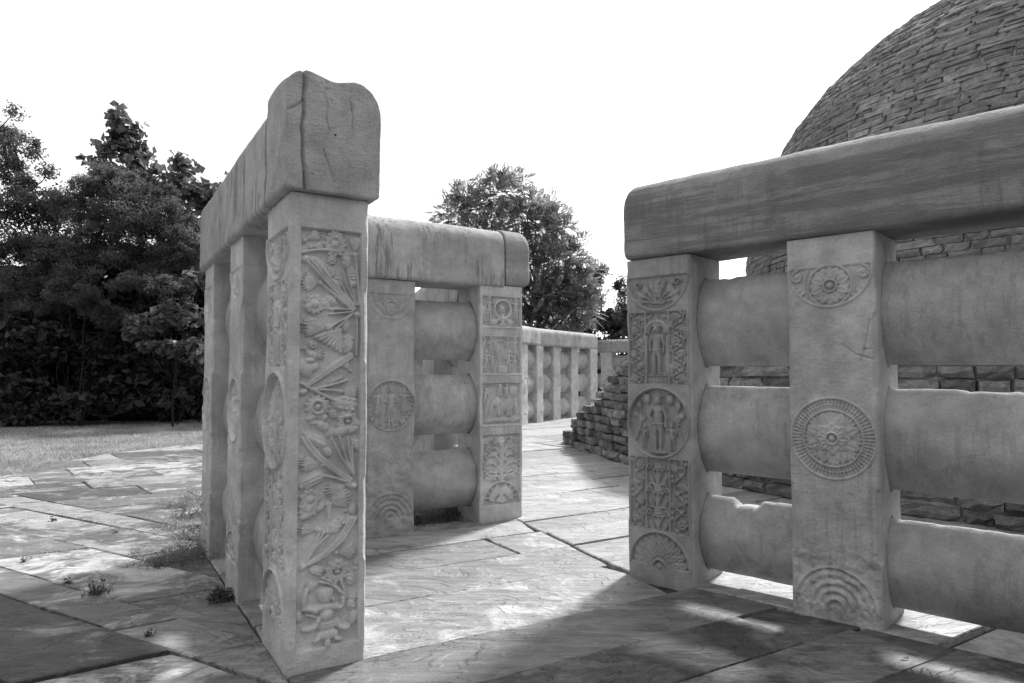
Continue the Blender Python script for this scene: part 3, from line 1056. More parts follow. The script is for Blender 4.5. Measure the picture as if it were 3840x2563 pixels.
# inner processional path
strip_zone([(.10, 6.86), (.86, 5.18), (3.0, 3.2), (5.5, 4), (6, 12), (5, 23.5), (2.3, 23.5), (-.2, 19.2), (-1.5, 15), (-1.5, 12), (-1.2, 9.6)], 58,
           [2, 2.6, 3.2, 3.75, 4.2, 4.75, 5.25, 5.75, 6.3, 6.9, 7.5, 8.2, 8.9, 9.8, 10.8, 11.9, 13.2, 14.8, 17, 20], 145, (2.0, 4.2), M_SLAB_RING, .2)

# ------------------------------------------------------------------ the railing: directions measured on plan
UL = np.array([-.531, .847]); UM = np.array([.847, .531])
EP = np.array([.738, -.675]); BP = np.array([.675, .738])
TH_L, TH_P = math.atan2(.531, .847), math.atan2(-.675, .738)
TOPH = 2.36
A_c, B_c, C_c = np.array([-1.082, 3.756]), np.array([-1.721, 4.778]), np.array([-2.372, 5.823])
M1_c, M2_c = np.array([-1.248, 6.552]), np.array([-.232, 7.153])
P2_c_ = np.array([2.108, 4.346])
P1_c, P2_c, P3_c = np.array([1.222, 5.156]), np.array([2.108, 4.346]), P2_c_ + np.array([.738, -.675]) * 1.40

def std_bands(yb, r0, ym, r1, yt, r2):
    return [(0, 'half_medallion'), (yb + r0, 'carved_panel'), (ym - r1, 'medallion'), (ym + r1, 'carved_panel'), (yt - r2, 'half_medallion'), (yt + .015, 'neck')]

# ---- pillar A : end of the left railing, lotus-creeper face and medallion face
def relief_A_front():
    w, Ht = .414, 2.417
    R = Rel(w, Ht, .003)
    d = .026
    R.field(.052, .372, .10, 2.235, d)
    R.lvl = -d
    def m(nx, ny):
        xl = 1068 + 19 * (2538 - ny) / 1826; xr = 1366 + 7 * (2462 - ny) / 1721
        u = (nx - xl) / (xr - xl)
        yb, yt = 2538 - 76 * u, 712 + 30 * u
        return (u * w, Ht * (yb - ny) / (yb - yt))
    a2 = lambda x, y: m(740 + x * .3826, 800 + y * .3826)
    a3 = lambda x, y: m(740 + x * .3826, 1350 + y * .3826)
    a4 = lambda x, y: m(740 + x * .4228, 1900 + y * .4228)
    k = .3826 * .00139          # zoom pixel to metre across
    pi = math.pi
    h = .025
    def st(f, pts, r, hh=h, r1=None):
        p = [f(*q) for q in pts]
        if len(p) == 3: p = bez(p[0], p[1], p[2], 12)
        R.stroke(p, r, hh, r1)
    def fn(f, x, y, ang, L, sp, n=8, hh=h): 
        X, Y = f(x, y); fan(R, X, Y, ang, L * k, sp, n, hh)
    def ro(f, x, y, r, n=9, hh=h, core=.34):
        X, Y = f(x, y); rosette(R, X, Y, r * k, n, hh, core)
    def bl(f, x, y, rx, ry, rot=0, hh=h, rip=0, ang=0):
        X, Y = f(x, y); R.blob(X, Y, rx * k, ry * k, hh, rot, rip, ang)
    # --- upper third
    fn(a2, 1030, 270, .55, 200, .3, 5); fn(a2, 1080, 330, .2, 170, .25, 4)
    ro(a2, 1320, 300, 135, 12, h, .4); ro(a2, 1325, 235, 85, 9, h * 1.2, .35)
    fn(a2, 1520, 400, pi / 2, 215, .34, 7); st(a2, [(1520, 400), (1548, 640), (1565, 900)], .0075)
    st(a2, [(1010, 390), (1170, 340), (1340, 370)], .008); 
    for dx in (0, 28, 58): st(a2, [(1060 + dx, 480 - dx * .6), (1500 + dx * .4, 955 - dx * .4)], .0085)
    st(a2, [(1400, 560), (1450, 760), (1530, 900)], .0065); st(a2, [(1360, 640), (1420, 790), (1510, 900)], .006)
    st(a2, [(1450, 560), (1480, 760), (1545, 900)], .006)
    bl(a2, 1160, 505, 120, 48, -.75, h, 10, 1.57); bl(a2, 1040, 450, 45, 40); ro(a2, 1290, 455, 55, 7)
    bud(R, *a2(1440, 560), pi / 2 + .1, 200 * k, 52 * k, h); fn(a2, 1330, 640, 2.2, 150, .5, 6); bl(a2, 1340, 690, 70, 40, -.5, h, 12, 1)
    bl(a2, 1500, 600, 48, 90, .2, h, 18, 1.57); bl(a2, 1495, 690, 40, 40)
    fn(a2, 1185, 690, pi, 200, .58, 8); st(a2, [(1185, 690), (1340, 820), (1495, 960)], .009)
    fn(a2, 1275, 1135, pi * .985, 285, .42, 8); st(a2, [(1275, 1135), (1400, 1050), (1495, 985)], .008)
    ro(a2, 1130, 905, 110, 11, h * 1.1, .5); bl(a2, 1080, 930, 60, 42, .3); fn(a2, 1300, 960, 2.5, 180, .45, 7)
    bl(a2, 1290, 860, 75, 45, -.6, h, 12, 0); st(a2, [(1280, 950), (1400, 945), (1500, 950)], .007); st(a2, [(1270, 1000), (1390, 985), (1490, 970)], .007)
    bl(a2, 1535, 1000, 42, 36, 0, h * 1.25)
    for yy in (1030, 1130, 1230, 1330): st(a2, [(1535, yy - 40), (1535, yy + 70)], .0065)
    st(a2, [(1480, 1000), (1400, 1090), (1330, 1150)], .008); bl(a2, 1430, 1110, 45, 75, -.2, h, 22, 1.57)
    for q in range(7): 
        t = q / 6
        st(a2, [(1375, 1150), (1150 + 230 * t, 1235 + 135 * t)], .010, h * .9, .012)
    bud(R, *a2(1445, 1400), pi / 2, 200 * k, 62 * k, h * 1.15)
    ro(a2, 1120, 1310, 45, 7); bird(R, *a2(1110, 1410), 70 * k, h, -1); fn(a2, 1010, 1100, .3, 120, .5, 5)
    fn(a2, 1030, 1180, 0, 90, .6, 5)
    # --- middle third
    for dx in (0, 30, 62): st(a3, [(1060, 300 - dx * .4), (1230, 170 - dx), (1500 - dx * .2, -10 - dx * .6)], .0085)
    st(a3, [(1100, 310), (1260, 290), (1440, 215)], .008); bl(a3, 1340, 215, 85, 26, .35, h, 26, 0)
    st(a3, [(1100, 320), (1280, 310), (1390, 330)], .009); fn(a3, 1390, 335, -.18, 185, .55, 8)
    st(a3, [(1010, 260), (1150, 340), (1330, 425)], .009); bud(R, *a3(1290, 430), -.18, 280 * k, 78 * k, h * 1.1)
    bl(a3, 1050, 120, 60, 90, .3); bl(a3, 1120, 100, 55, 45, .6); bl(a3, 1080, 30, 65, 30, .1); bl(a3, 1010, 90, 35, 80)
    bl(a3, 1030, 345, 50, 32, .2, h * 1.1)
    fn(a3, 1480, 120, 2.2, 130, .4, 6)
    ro(a3, 1160, 490, 130, 13, h * 1.05, .30); R.ring(*a3(1160, 490), 62 * k, 20 * k, h * 1.25); ro(a3, 1310, 555, 45, 8, h * 1.2)
    bl(a3, 1100, 600, 60, 36, .3); bl(a3, 1220, 590, 45, 40, .2)
    ro(a3, 1450, 620, 120, 9, h, .2); bl(a3, 1450, 570, 50, 26, 0, h * 1.4); bl(a3, 1530, 640, 45, 50); bl(a3, 1500, 700, 70, 40, .5)
    bl(a3, 1200, 670, 100, 48, -.5, h * 1.1, 8, 0); bl(a3, 1290, 740, 60, 60); bl(a3, 1130, 650, 50, 28, -.2); bl(a3, 1390, 720, 80, 60, .3)
    bl(a3, 1140, 815, 130, 62, -.55, h * 1.15, 7, 1.57); bl(a3, 1255, 930, 62, 44, -.8, h, 16, 0)
    for x0, y0 in ((1290, 800), (1370, 790), (1450, 790), (1490, 800)): st(a3, [(x0, y0), (x0 + (1500 - x0) * .35, 960), (1515, 1140)], .0085)
    st(a3, [(1040, 760), (1110, 980), (1490, 1190)], .012); st(a3, [(1020, 800), (1080, 990), (1470, 1210)], .010)
    fn(a3, 1215, 1055, pi * .97, 245, .40, 8); st(a3, [(1215, 1055), (1340, 1120), (1480, 1215)], .008)
    bl(a3, 1515, 1250, 44, 36, 0, h * 1.25); bl(a3, 1540, 850, 40, 75, .2, h, 14, 1)
    bl(a3, 1110, 1215, 140, 66, .35, h, 12, 1.57); st(a3, [(1230, 1165), (1350, 1180), (1480, 1225)], .009)
    fn(a3, 1475, 1240, pi * 1.08, 270, .30, 6); fn(a3, 1260, 1440, .35, 250, .55, 8)
    ro(a3, 1090, 1400, 105, 9, h * 1.1, .5); bl(a3, 1040, 1470, 60, 40, .4); bl(a3, 1190, 1480, 55, 36, .9)
    st(a3, [(1255, 1440), (1262, 1500), (1270, 1568)], .009); fn(a3, 1010, 1290, .2, 110, .5, 5)
    # --- lower third
    ro(a4, 975, 50, 105, 9, h, .5); bl(a4, 960, 110, 80, 40, .3)
    st(a4, [(1165, 0), (1160, 120), (1135, 250)], .009)
    fn(a4, 1060, 235, pi * .93, 200, .42, 7)
    for x1, y1 in ((1080, 235), (1110, 255), (1140, 280)): st(a4, [(955, 520), (1020, 390), (x1, y1)], .0085)
    bud(R, *a4(1140, 270), .75, 220 * k, 60 * k, h * 1.1)
    for q in (0, 30, 58): st(a4, [(965, 545 - q * .3), (1230, 440 - q), (1390 - q, 120)], .0105)
    fn(a4, 1215, 430, -.05, 215, .42, 8); fn(a4, 1300, 60, .1, 130, .5, 6)
    bl(a4, 935, 560, 50, 36, .5)
    ro(a4, 1220, 590, 130, 11, h * 1.1, .2); bl(a4, 1225, 540, 80, 50, 0, h * 1.3, 18, 0); bl(a4, 1220, 505, 26, 30, 0, h * 1.5)
    bud(R, *a4(975, 575), -.35, 160 * k, 50 * k, h * 1.1)
    bl(a4, 1340, 650, 48, 80, .3, h, 10, 1); fn(a4, 1390, 560, pi / 2, 130, .3, 4)
    st(a4, [(1090, 650), (1200, 690), (1290, 800)], .008); st(a4, [(1250, 670), (1290, 730), (1300, 800)], .008)
    fn(a4, 1090, 690, pi * 1.08, 180, .36, 7); st(a4, [(1080, 690), (1200, 700), (1255, 780)], .008)
    bl(a4, 1350, 880, 50, 62, .3, h * 1.1, 9, 1); fn(a4, 1310, 820, -.1, 120, .5, 5); bl(a4, 1370, 990, 45, 80, -.2)
    # yaksha
    bl(a4, 1120, 805, 82, 84, 0, h * 1.5); bl(a4, 1120, 775, 88, 50, 0, h * 1.35, 14, 0); bl(a4, 1188, 830, 18, 30, 0, h * 1.3)
    st(a4, [(1040, 950), (1010, 930), (935, 930)], .017, h * 1.2); st(a4, [(935, 930), (930, 840), (960, 760)], .014, h * 1.1)
    st(a4, [(1040, 930), (1130, 890), (1220, 900)], .020, h * 1.2); st(a4, [(1220, 900), (1290, 920), (1275, 820)], .014, h * 1.2)
    bl(a4, 1135, 970, 78, 70, 0, h * 1.5); bl(a4, 1140, 1060, 105, 62, 0, h * 1.45, 16, 1.57)
    st(a4, [(1060, 1020), (1040, 1110), (940, 1105)], .019, h * 1.2); st(a4, [(1220, 1020), (1250, 1090), (1320, 1075)], .019, h * 1.2)
    for x in (960, 1000): st(a4, [(x, 980), (1040, 1000)], .008, h)
    bl(a4, 900, 1000, 40, 60, .2, h); bl(a4, 1240, 1040, 40, 40, 0, h)
    R.lvl = -.008
    bl(a4, 1140, 1140, 110, 50, 0, .016, 14, 0); bl(a4, 1050, 1190, 42, 24, .5, .014); bl(a4, 1140, 1215, 34, 52, 0, .016); bl(a4, 1235, 1170, 48, 26, -.3, .014)
    R.lvl = 0.0
    R.wear(.0012, 55, 3)
    return R

def relief_A_left():
    w, Ht = .53, 2.417
    R = Rel(w, Ht, .0035)
    d = .0215
    top_half(R, w / 2, 2.243, .262, d, 'palm')
    medal_figures(R, w / 2, 1.24, .262, d * 1.25, 'tree')
    bottom_half(R, w / 2, .21, .25, d, 'lotus')
    for y0, y1, s in ((1.52, 1.97, 3), (.47, .965, 9)):
        x0, x1 = shaft_panels(R, .06, w - .06, y0, y1, d, s)
        R.lvl = -d
        if s == 3: figure(R, (x0 + x1) / 2, y0 + .01, .42, d * 1.5, (1, 2))
        else:
            for kk in range(4):
                yy = y0 + .06 + kk * .12
                fan(R, (x0 + x1) / 2, yy, math.pi / 2, .11, .8, 7, d * 1.2); bud(R, (x0 + x1) / 2, yy - .05, math.pi / 2, .07, .02, d * 1.3)
        R.lvl = 0
    R.wear(.0012, 50, 5)
    return R

A = make_pillar(A_c, TH_L, .414, .53, 2.41, {'front': relief_A_front(), 'left': relief_A_left()}, 1,
                {'front': [(0, 'lotus_creeper_panel'), (2.25, 'neck')], 'left': std_bands(.21, .25, 1.24, .265, 2.243, .27)},
                (M_CARVE, M_CARVE), [(.5, .96), (1.53, 1.95)], .012, res=.0033)
tag(A, 'near pillar covered in carved lotus creepers, under the cracked upright end of the coping', 'pillar')

def relief_left_small(seed, kind):
    w, Ht = .45, 2.40
    R = Rel(w, Ht, .005)
    d = .015
    top_half(R, w / 2, 2.20, .215, d, 'palm' if seed % 2 else 'other')
    medal_figures(R, w / 2, 1.235, .222, d * 1.3, kind)
    bottom_half(R, w / 2, .22, .2, d, 'palmette')
    for x in (.11, w - .11): R.stroke([(x, .5), (x, .97)], .006, .006); R.stroke([(x, 1.5), (x, 1.95)], .006, .006)
    R.soften(0, 2.4, 2, .9)
    R.wear(.002, 40, seed)
    return R

B = make_pillar(B_c, TH_L, .414, .45, 2.40, {'left': relief_left_small(3, 'ox')}, 4, {'left': std_bands(.22, .2, 1.235, .225, 2.20, .22)}, (M_CARVE, M_PLAIN), [(.5, 1.0), (1.48, 1.95)], .022)
tag(B, 'second pillar of the left railing, plain shaded side next to the lotus creeper pillar', 'pillar')
C = make_pillar(C_c, TH_L, .414, .45, 2.38, {'left': relief_left_small(6, 'goddess')}, 8, {'left': std_bands(.22, .2, 1.235, .225, 2.20, .22)}, (M_CARVE, M_PLAIN), [(.5, 1.0), (1.48, 1.95)], .022)
tag(C, 'farthest pillar of the left railing, dark pitted side above the weeds', 'pillar')

# ---- M1 worn pillar with three-figure medallion
def relief_M1():
    w, Ht = .485, 2.35
    R = Rel(w, Ht, .0045)
    d = .015
    top_half(R, w / 2, 2.22, .238, d, 'other')
    R.soften(1.9, 2.24, 2, .8)
    medal_figures(R, w / 2, 1.18, .240, d * 1.25, 'three')
    bottom_half(R, w / 2, .14, .235, .016, 'rings')
    R.soften(0.02, .45, 6, .9)
    R.wear(.010, 9, 4, -1, .42)
    R.wear(.004, 22, 6, -1, .85)
    for x in (.125, w - .125): R.stroke([(x, .45), (x, .92)], .004, .004); R.stroke([(x, 1.44), (x, 1.93)], .004, .004)
    R.wear(.002, 30, 2)
    return R
M1 = make_pillar(M1_c, TH_L, .485, .48, 2.35, {'front': relief_M1()}, 13, {'front': std_bands(.14, .24, 1.18, .242, 2.22, .24)}, (M_WORN, M_PLAIN), [(.45, .93), (1.45, 1.96)], .018, res=.005, sock=.19)
tag(M1, 'weathered pillar with a three figure medallion, right behind the lotus creeper pillar', 'pillar')

# ---- M2 narrative pillar: wheel, worshippers, elephant, palmette
def relief_M2():
    w, Ht = .51, 2.37
    R = Rel(w, Ht, .004)
    d = .027
    x0, x1 = .035, w - .03
    # wheel scene
    R.field(x0, x1, 1.955, 2.256, d)
    R.lvl = -d
    cx = w * .53
    cy = 2.13
    R.ring(cx, cy, .094, .014, d * 1.4)
    for k in range(24):
        a = 2 * math.pi * k / 24
        R.stroke([(cx + .022 * math.cos(a), cy + .022 * math.sin(a)), (cx + .084 * math.cos(a), cy + .084 * math.sin(a))], .004, d)
    R.blob(cx, cy, .02, .02, d * 1.5)
    R.rect(cx - .02, cx + .02, 1.955, 2.08, d * 1.2); R.rect(cx - .035, cx + .035, 1.955, 1.985, d * 1.3); R.rect(cx - .05, cx + .05, 1.955, 1.968, d * 1.3)
    for s_ in (-1, 1):
        figure(R, cx + s_ * .155, 2.0, .25, d * 1.2, (1, 3) if s_ < 0 else (3, 1))
        figure(R, cx + s_ * .215, 1.99, .2, d * .9, (1, 1))
        R.blob(cx + s_ * .1, 1.995, .06, .035, d * 1.3, s_ * -.3); R.blob(cx + s_ * .045, 2.02, .025, .02, d * 1.4); R.stroke([(cx + s_ * .13, 1.965), (cx + s_ * .06, 1.965)], .01, d)
    R.lvl = -.004
    rail_band(R, x0 - .01, x1 + .01, 1.85, 1.95, .012)
    R.lvl = 0
    # worshippers
    R.field(x0, x1, 1.475, 1.845, d)
    R.lvl = -d
    R.blob(cx - .03, 1.68, .05, .085, d * 1.2, 0, 20, 1.2); R.rect(cx - .06, cx + .05, 1.475, 1.555, d * 1.3); R.stroke([(cx - .03, 1.55), (cx - .03, 1.62)], .013, d)
    for fx, fy, hh in ((-.175, 1.48, .23), (-.105, 1.48, .215), (.085, 1.48, .23), (.16, 1.48, .225), (-.125, 1.655, .19), (.075, 1.66, .18), (.165, 1.65, .19), (-.2, 1.66, .18)):
        figure(R, w / 2 + fx, fy, hh, d * 1.15, (rnd.choice((1, 4)), rnd.choice((1, 2))), 0, rnd.random() < .3)
    R.rect(cx - .05, cx + .02, 1.80, 1.815, d * 1.2)
    for s_ in (0, 1):
        xx = (x0 + .012, x1 - .012)[s_]
        for q in range(7): R.rect(xx - .014, xx + .014, 1.48 + q * .022, 1.495 + q * .022, d * 1.1)
    R.lvl = -.004
    rail_band(R, x0 - .012, x1 + .012, 1.38, 1.472, .012)
    R.lvl = 0
    # elephant
    R.field(x0, x1, .96, 1.376, d * 1.15)
    R.lvl = -d * 1.15
    ex, ey = w * .56, 1.155
    R.blob(ex, ey, .095, .07, d * 1.9); R.blob(ex - .075, ey + .03, .055, .055, d * 1.9)
    for lx in (-.06, -.02, .045, .08): R.stroke([(ex + lx, ey - .03), (ex + lx, 1.055)], .021, d * 1.5, .019)
    R.stroke([(ex - .115, ey + .03), (ex - .14, ey - .03), (ex - .155, ey - .08)], .02, d * 1.4, .011); R.blob(ex - .05, ey + .025, .03, .042, d * 2.2)
    R.stroke([(ex - .01, ey + .07), (ex - .005, ey - .06)], .009, d * 2.15)
    R.stroke([(ex + .09, ey + .02), (ex + .11, ey - .05)], .006, d)
    figure(R, ex - .045, ey + .05, .2, d * 1.5, (3, 2)); figure(R, ex + .03, ey + .05, .16, d * 1.5, (4, 1))
    R.blob(x1 - .07, 1.30, .06, .06, d * 1.3, 0, 20, .6); R.stroke([(x1 - .05, 1.25), (x1 - .03, 1.1)], .008, d)
    fan(R, x0 + .08, 1.24, math.pi / 2, .12, .6, 7, d * 1.1)
    figure(R, x0 + .04, 1.13, .2, d * 1.1, (3, 1)); figure(R, x1 - .055, 1.06, .15, d * 1.1, (1, 3)); figure(R, x0 + .05, .99, .14, d, (1, 1))
    R.blob(ex - .02, 1.01, .13, .03, d * 1.2, 0, 18, 0); R.blob(x0 + .08, 1.0, .05, .03, d); R.blob(x1 - .06, 1.005, .06, .035, d * 1.1, .2, 12, 0)
    R.lvl = -.004
    rail_band(R, x0 - .012, x1 + .012, .862, .955, .012)
    R.lvl = 0
    # palmette tree
    R.field(x0 + .005, x1 - .005, .155, .858, d)
    R.lvl = -d
    c = w / 2
    R.stroke([(c, .42), (c, .78)], .03, d * 1.3, .022)
    for q in (-.012, .012): R.stroke([(c + q, .42), (c + q, .78)], .006, d * 1.55)
    R.blob(c, .79, .05, .055, d * 1.4, 0, 10, 1.57)
    R.ring(c, .47, .06, .016, d * 1.3, 0, math.pi); R.ring(c, .47, .035, .012, d * 1.4, 0, math.pi)
    for s_ in (-1, 1):
        R.stroke(spiral(c + s_ * .085, .815, .04, 1.2, math.pi / 2 + s_ * 1.5, s_), .009, d * 1.2)
        R.stroke(bez((c, .62), (c + s_ * .05, .78), (c + s_ * .10, .77), 9), .009, d * 1.1)
        rosette(R, c + s_ * .185, .80, .04, 7, d * 1.2); rosette(R, c + s_ * .135, .82, .028, 6, d)
        for q, (yy, ln) in enumerate(((.55, .2), (.63, .17), (.46, .19), (.7, .13))):
            R.stroke(bez((c, yy - .07), (c + s_ * ln * .5, yy + .08), (c + s_ * ln, yy), 10), .017, d * 1.2, .008)
            R.stroke(spiral(c + s_ * ln, yy + .02, .03, 1.1, -math.pi / 2, s_), .009, d * 1.25)
            for g in range(4): R.petal(c + s_ * ln * (.35 + .15 * g), yy - .005, -math.pi / 2 + s_ * (.2 + .15 * g), 0, .07, .017, d)
        fan(R, c + s_ * .12, .66, math.pi / 2 - s_ * .5, .11, .35, 5, d * 1.1)
        R.stroke(bez((c + s_ * .02, .45), (c + s_ * .14, .42), (c + s_ * .19, .5), 9), .012, d * 1.2)
    R.lvl = 0
    bottom_half(R, c, .165, .225, .006, 'palmette')
    R.wear(.0009, 60, 2)
    return R
M2 = make_pillar(M2_c, TH_L, .51, .48, 2.37, {'front': relief_M2()}, 17,
                 {'front': [(0, 'plain_foot'), (.155, 'palmette_panel'), (.861, 'railing_band'), (.957, 'elephant_panel'), (1.378, 'railing_band'), (1.474, 'worshippers_panel'), (1.848, 'railing_band'), (1.952, 'wheel_panel'), (2.262, 'neck')]},
                 (M_CARVE, M_PLAIN), [], .0, res=.0042, sock=.19)
tag(M2, 'pillar carved with a spoked wheel, worshippers and an elephant rider', 'pillar')

# ---- P1 goddess pillar
def relief_P1():
    w, Ht = .531, 2.33
    R = Rel(w, Ht, .0038)
    d = .0215
    top_half(R, w / 2, 2.195, .26, d, 'palm')
    medal_figures(R, w / 2, 1.125, .262, d * 1.25, 'goddess')
    bottom_half(R, w / 2, .095, .25, d, 'lotus')
    x0, x1 = shaft_panels(R, .03, w - .03, 1.40, 1.93, d, 21)
    # arched shrine with a standing figure
    c = (x0 + x1) / 2
    R.lvl = -d
    figure(R, c, 1.475, .36, d * 1.9, (1, 1), .01)
    for s_ in (-1, 1):
        R.rect(c + s_ * .085 - .012, c + s_ * .085 + .012, 1.475, 1.76, d * 1.3)
    R.ring(c, 1.775, .088, .016, d * 1.5, 0, math.pi); R.ring(c, 1.775, .066, .008, d * 1.2, 0, math.pi)
    for k in range(9):
        a = math.pi * (k + .5) / 9
        R.blob(c + .077 * math.cos(a), 1.775 + .077 * math.sin(a), .007, .007, d * 1.3)
    R.petal(c, 1.86, math.pi / 2, -.01, .05, .016, d * 1.4, 0)
    for s_ in (-1, 1): bird(R, c + s_ * .06, 1.895, .022, d * 1.2, -s_)
    rail_band(R, x0, x1, 1.405, 1.475, .014)
    R.lvl = 0
    x0, x1 = shaft_panels(R, .03, w - .03, .345, .865, d, 27)
    c = (x0 + x1) / 2
    R.lvl = -d
    for kk in range(3):
        yy = .39 + kk * .165
        R.stroke([(c, yy - .06), (c, yy + .06)], .02, d * 1.2, .014)
        R.blob(c, yy + .085, .04, .036, d * 1.5, 0, 10, 1.57); R.rect(c - .04, c + .04, yy + .055, yy + .068, d * 1.2)
        for s_ in (-1, 1):
            R.stroke(bez((c, yy - .03), (c + s_ * .03, yy + .06), (c + s_ * .06, yy + .08), 8), .01, d * 1.2, .007)
            R.stroke(spiral(c + s_ * .065, yy + .085, .022, 1.1, -math.pi / 2, s_), .007, d * 1.3)
            R.stroke(bez((c, yy - .06), (c + s_ * .06, yy - .02), (c + s_ * .068, yy - .06), 8), .012, d * 1.1, .007)
            R.petal(c + s_ * .03, yy - .05, math.pi / 2 - s_ * .6, 0, .08, .02, d * 1.2)
    R.lvl = 0
    R.wear(.0012, 45, 8)
    return R
P1 = make_pillar(P1_c, TH_P, .531, .48, 2.33, {'front': relief_P1()}, 23, {'front': std_bands(.095, .252, 1.125, .264, 2.195, .262)}, (M_DARKPIL, M_PLAIN), [(.38, .85), (1.41, 1.90)], .006, res=.004, bars=BARS_P, sock=.142)
tag(P1, 'end pillar of the right railing, carved with a standing goddess and vine scrolls', 'pillar')

# ---- P2 lotus medallion pillar
def relief_P2():
    w, Ht = .52, 2.33
    R = Rel(w, Ht, .0038)
    d = .0125
    top_half(R, w / 2, 2.14, .255, d, 'lotus')
    c = (w / 2, 1.09)
    R.field(0, w, .83, 1.35, d, circ(*c, .25))
    R.lvl = -d
    R.ring(*c, .245, .011, d * 1.6); R.ring(*c, .172, .007, d * 1.4); R.ring(*c, .205, .004, d * 1.0); R.ring(*c, .225, .004, d * .8)
    for k in range(64):
        a = 2 * math.pi * k / 64
        for q0, q1 in ((.178, .199), (.208, .221), (.228, .237)):
            R.stroke([(c[0] + q0 * math.cos(a), c[1] + q0 * math.sin(a)), (c[0] + q1 * math.cos(a), c[1] + q1 * math.sin(a))], .0058, d * 1.0)
    for k in range(8):
        a = 2 * math.pi * (k + .5) / 8
        R.petal(*c, a, .07, .167, .044, d * 1.35, .35, .8); R.petal(*c, a + math.pi / 8, .11, .168, .032, d * .8)
        for g in (-.16, 0, .16): R.petal(*c, a + math.pi / 8 + g, .135, .166, .010, d * 1.0, 0)
    for k in range(8): R.petal(*c, 2 * math.pi * k / 8, .035, .105, .034, d * 1.9)
    for k in range(8): R.petal(*c, 2 * math.pi * (k + .5) / 8, .03, .085, .030, d * 2.2)
    R.ring(*c, .036, .008, d * 2.6); R.blob(*c, .022, .022, d * 2.8)
    for k in range(18):
        a = 2 * math.pi * k / 18
        R.stroke([(c[0] + .02 * math.cos(a), c[1] + .02 * math.sin(a)), (c[0] + .034 * math.cos(a), c[1] + .034 * math.sin(a))], .0028, d * 2.6)
    R.lvl = 0
    bottom_half(R, w / 2, .085, .235, .018, 'rings')
    for k in range(2): R.lvl = -.012; R.petal(.06, .11, .5 + k * 1.1, 0, .1, .03, .014)
    R.lvl = 0
    R.soften(.0, .40, 5, .9)
    R.wear(.010, 9, 14, -1, .36)
    R.wear(.004, 24, 15, -1, .42)
    X, Y = np.meshgrid(R.xs, R.ys)
    # cracks on the right edge
    for pts in (((.33, 1.66), (.40, 1.60), (.52, 1.56)), ((.52, 1.63), (.45, 1.63), (.44, 1.59), (.43, 1.55)), ((.45, 1.63), (.47, 1.72), (.48, 1.80))):
        dm = np.full(X.shape, 9.0)
        for i in range(len(pts) - 1):
            a, b = np.array(pts[i]), np.array(pts[i + 1]); v = b - a
            t = np.clip(((X - a[0]) * v[0] + (Y - a[1]) * v[1]) / (v @ v), 0, 1)
            dm = np.minimum(dm, np.hypot(X - a[0] - t * v[0], Y - a[1] - t * v[1]) + .004 * n1(X * 40 + Y * 30, 3))
        R.H -= (.010 * np.clip(1 - dm / .006, 0, 1)).astype(np.float32)
    R.wear(.003, 11, 19, .4, .82); R.wear(.004, 8, 20, 1.38, 1.86)
    R.wear(.0012, 45, 9)
    return R
P2 = make_pillar(P2_c, TH_P, .52, .48, 2.33, {'front': relief_P2()}, 29, {'front': std_bands(.085, .24, 1.09, .256, 2.14, .258)}, (M_PLAIN, M_PLAIN), [(.36, .82), (1.37, 1.86)], .016, res=.004, bars=BARS_P, sock=.142)
tag(P2, 'wide plain pillar with a round lotus medallion, second in the right railing', 'pillar')
P3 = make_pillar(P3_c, TH_P, .52, .48, 2.33, {}, 31, {}, (M_PLAIN, M_PLAIN), [(.36, .82), (1.37, 1.86)], .016, res=.02)
tag(P3, 'third pillar of the right railing, at the right edge beyond the lotus pillar', 'pillar')

# ---- crossbars of the near railings
def bay(c0, c1, half0, half1, names, mat, seed, notches=(None, None, None), T=.30, group='lens shaped crossbars of the near railings', bars=BARS):
    c0, c1 = np.array(c0), np.array(c1)
    d = (c1 - c0) / np.hypot(*(c1 - c0))
    out = []
    for k, (b0, b1) in enumerate(bars):
        o = crossbar(c0 + d * (half0 - .03), c1 - d * (half1 - .03), b0, b1, T, mat, seed + k, notches[k])
        if names: tag(o, names[k], 'crossbar', group)
        out.append(o)
    return out

bay(P1_c, P2_c, .265, .26, bars=BARS_P, T=.26, names=('top crossbar between the goddess pillar and the lotus medallion pillar', 'middle crossbar between the goddess pillar and the lotus medallion pillar', 'chipped bottom crossbar between the goddess pillar and the lotus medallion pillar'), mat=M_BAR, seed=41, notches=(None, None, [(-.13, .06, .055)]))
bay(P2_c, P3_c, .26, .26, bars=BARS_P, T=.27, names=('dark top crossbar right of the lotus medallion pillar', 'pale middle crossbar with a ragged top edge, right of the lotus medallion pillar', 'bottom crossbar right of the lotus medallion pillar, close to the floor'), mat=M_BAR, seed=51, notches=(None, [(-.05, .1, .02), (.2, .3, .02)], None))
bay(M1_c, M2_c, .2425, .255, ('top crossbar between the weathered pillar and the wheel pillar', 'middle crossbar between the weathered pillar and the wheel pillar', 'bottom crossbar between the weathered pillar and the wheel pillar'), M_BAR, 61, T=.36)
bay(A_c, B_c, .265, .225, ('top crossbar in the narrow gap behind the lotus creeper pillar', 'middle crossbar in the narrow gap behind the lotus creeper pillar', 'bottom crossbar in the narrow gap behind the lotus creeper pillar'), M_BAR, 71, T=.23)
bay(B_c, C_c, .225, .225, ('top crossbar between the second and farthest pillars of the left railing', 'middle crossbar between the second and farthest pillars of the left railing', 'bottom crossbar between the second and farthest pillars of the left railing'), M_BAR, 81, T=.23)
bay(C_c + UM * .02, M1_c, .207, .2425, ('top crossbar hidden behind the left railing beside the weathered pillar', 'middle crossbar hidden behind the left railing beside the weathered pillar', 'bottom crossbar hidden behind the left railing beside the weathered pillar'), M_BAR, 91, T=.23)

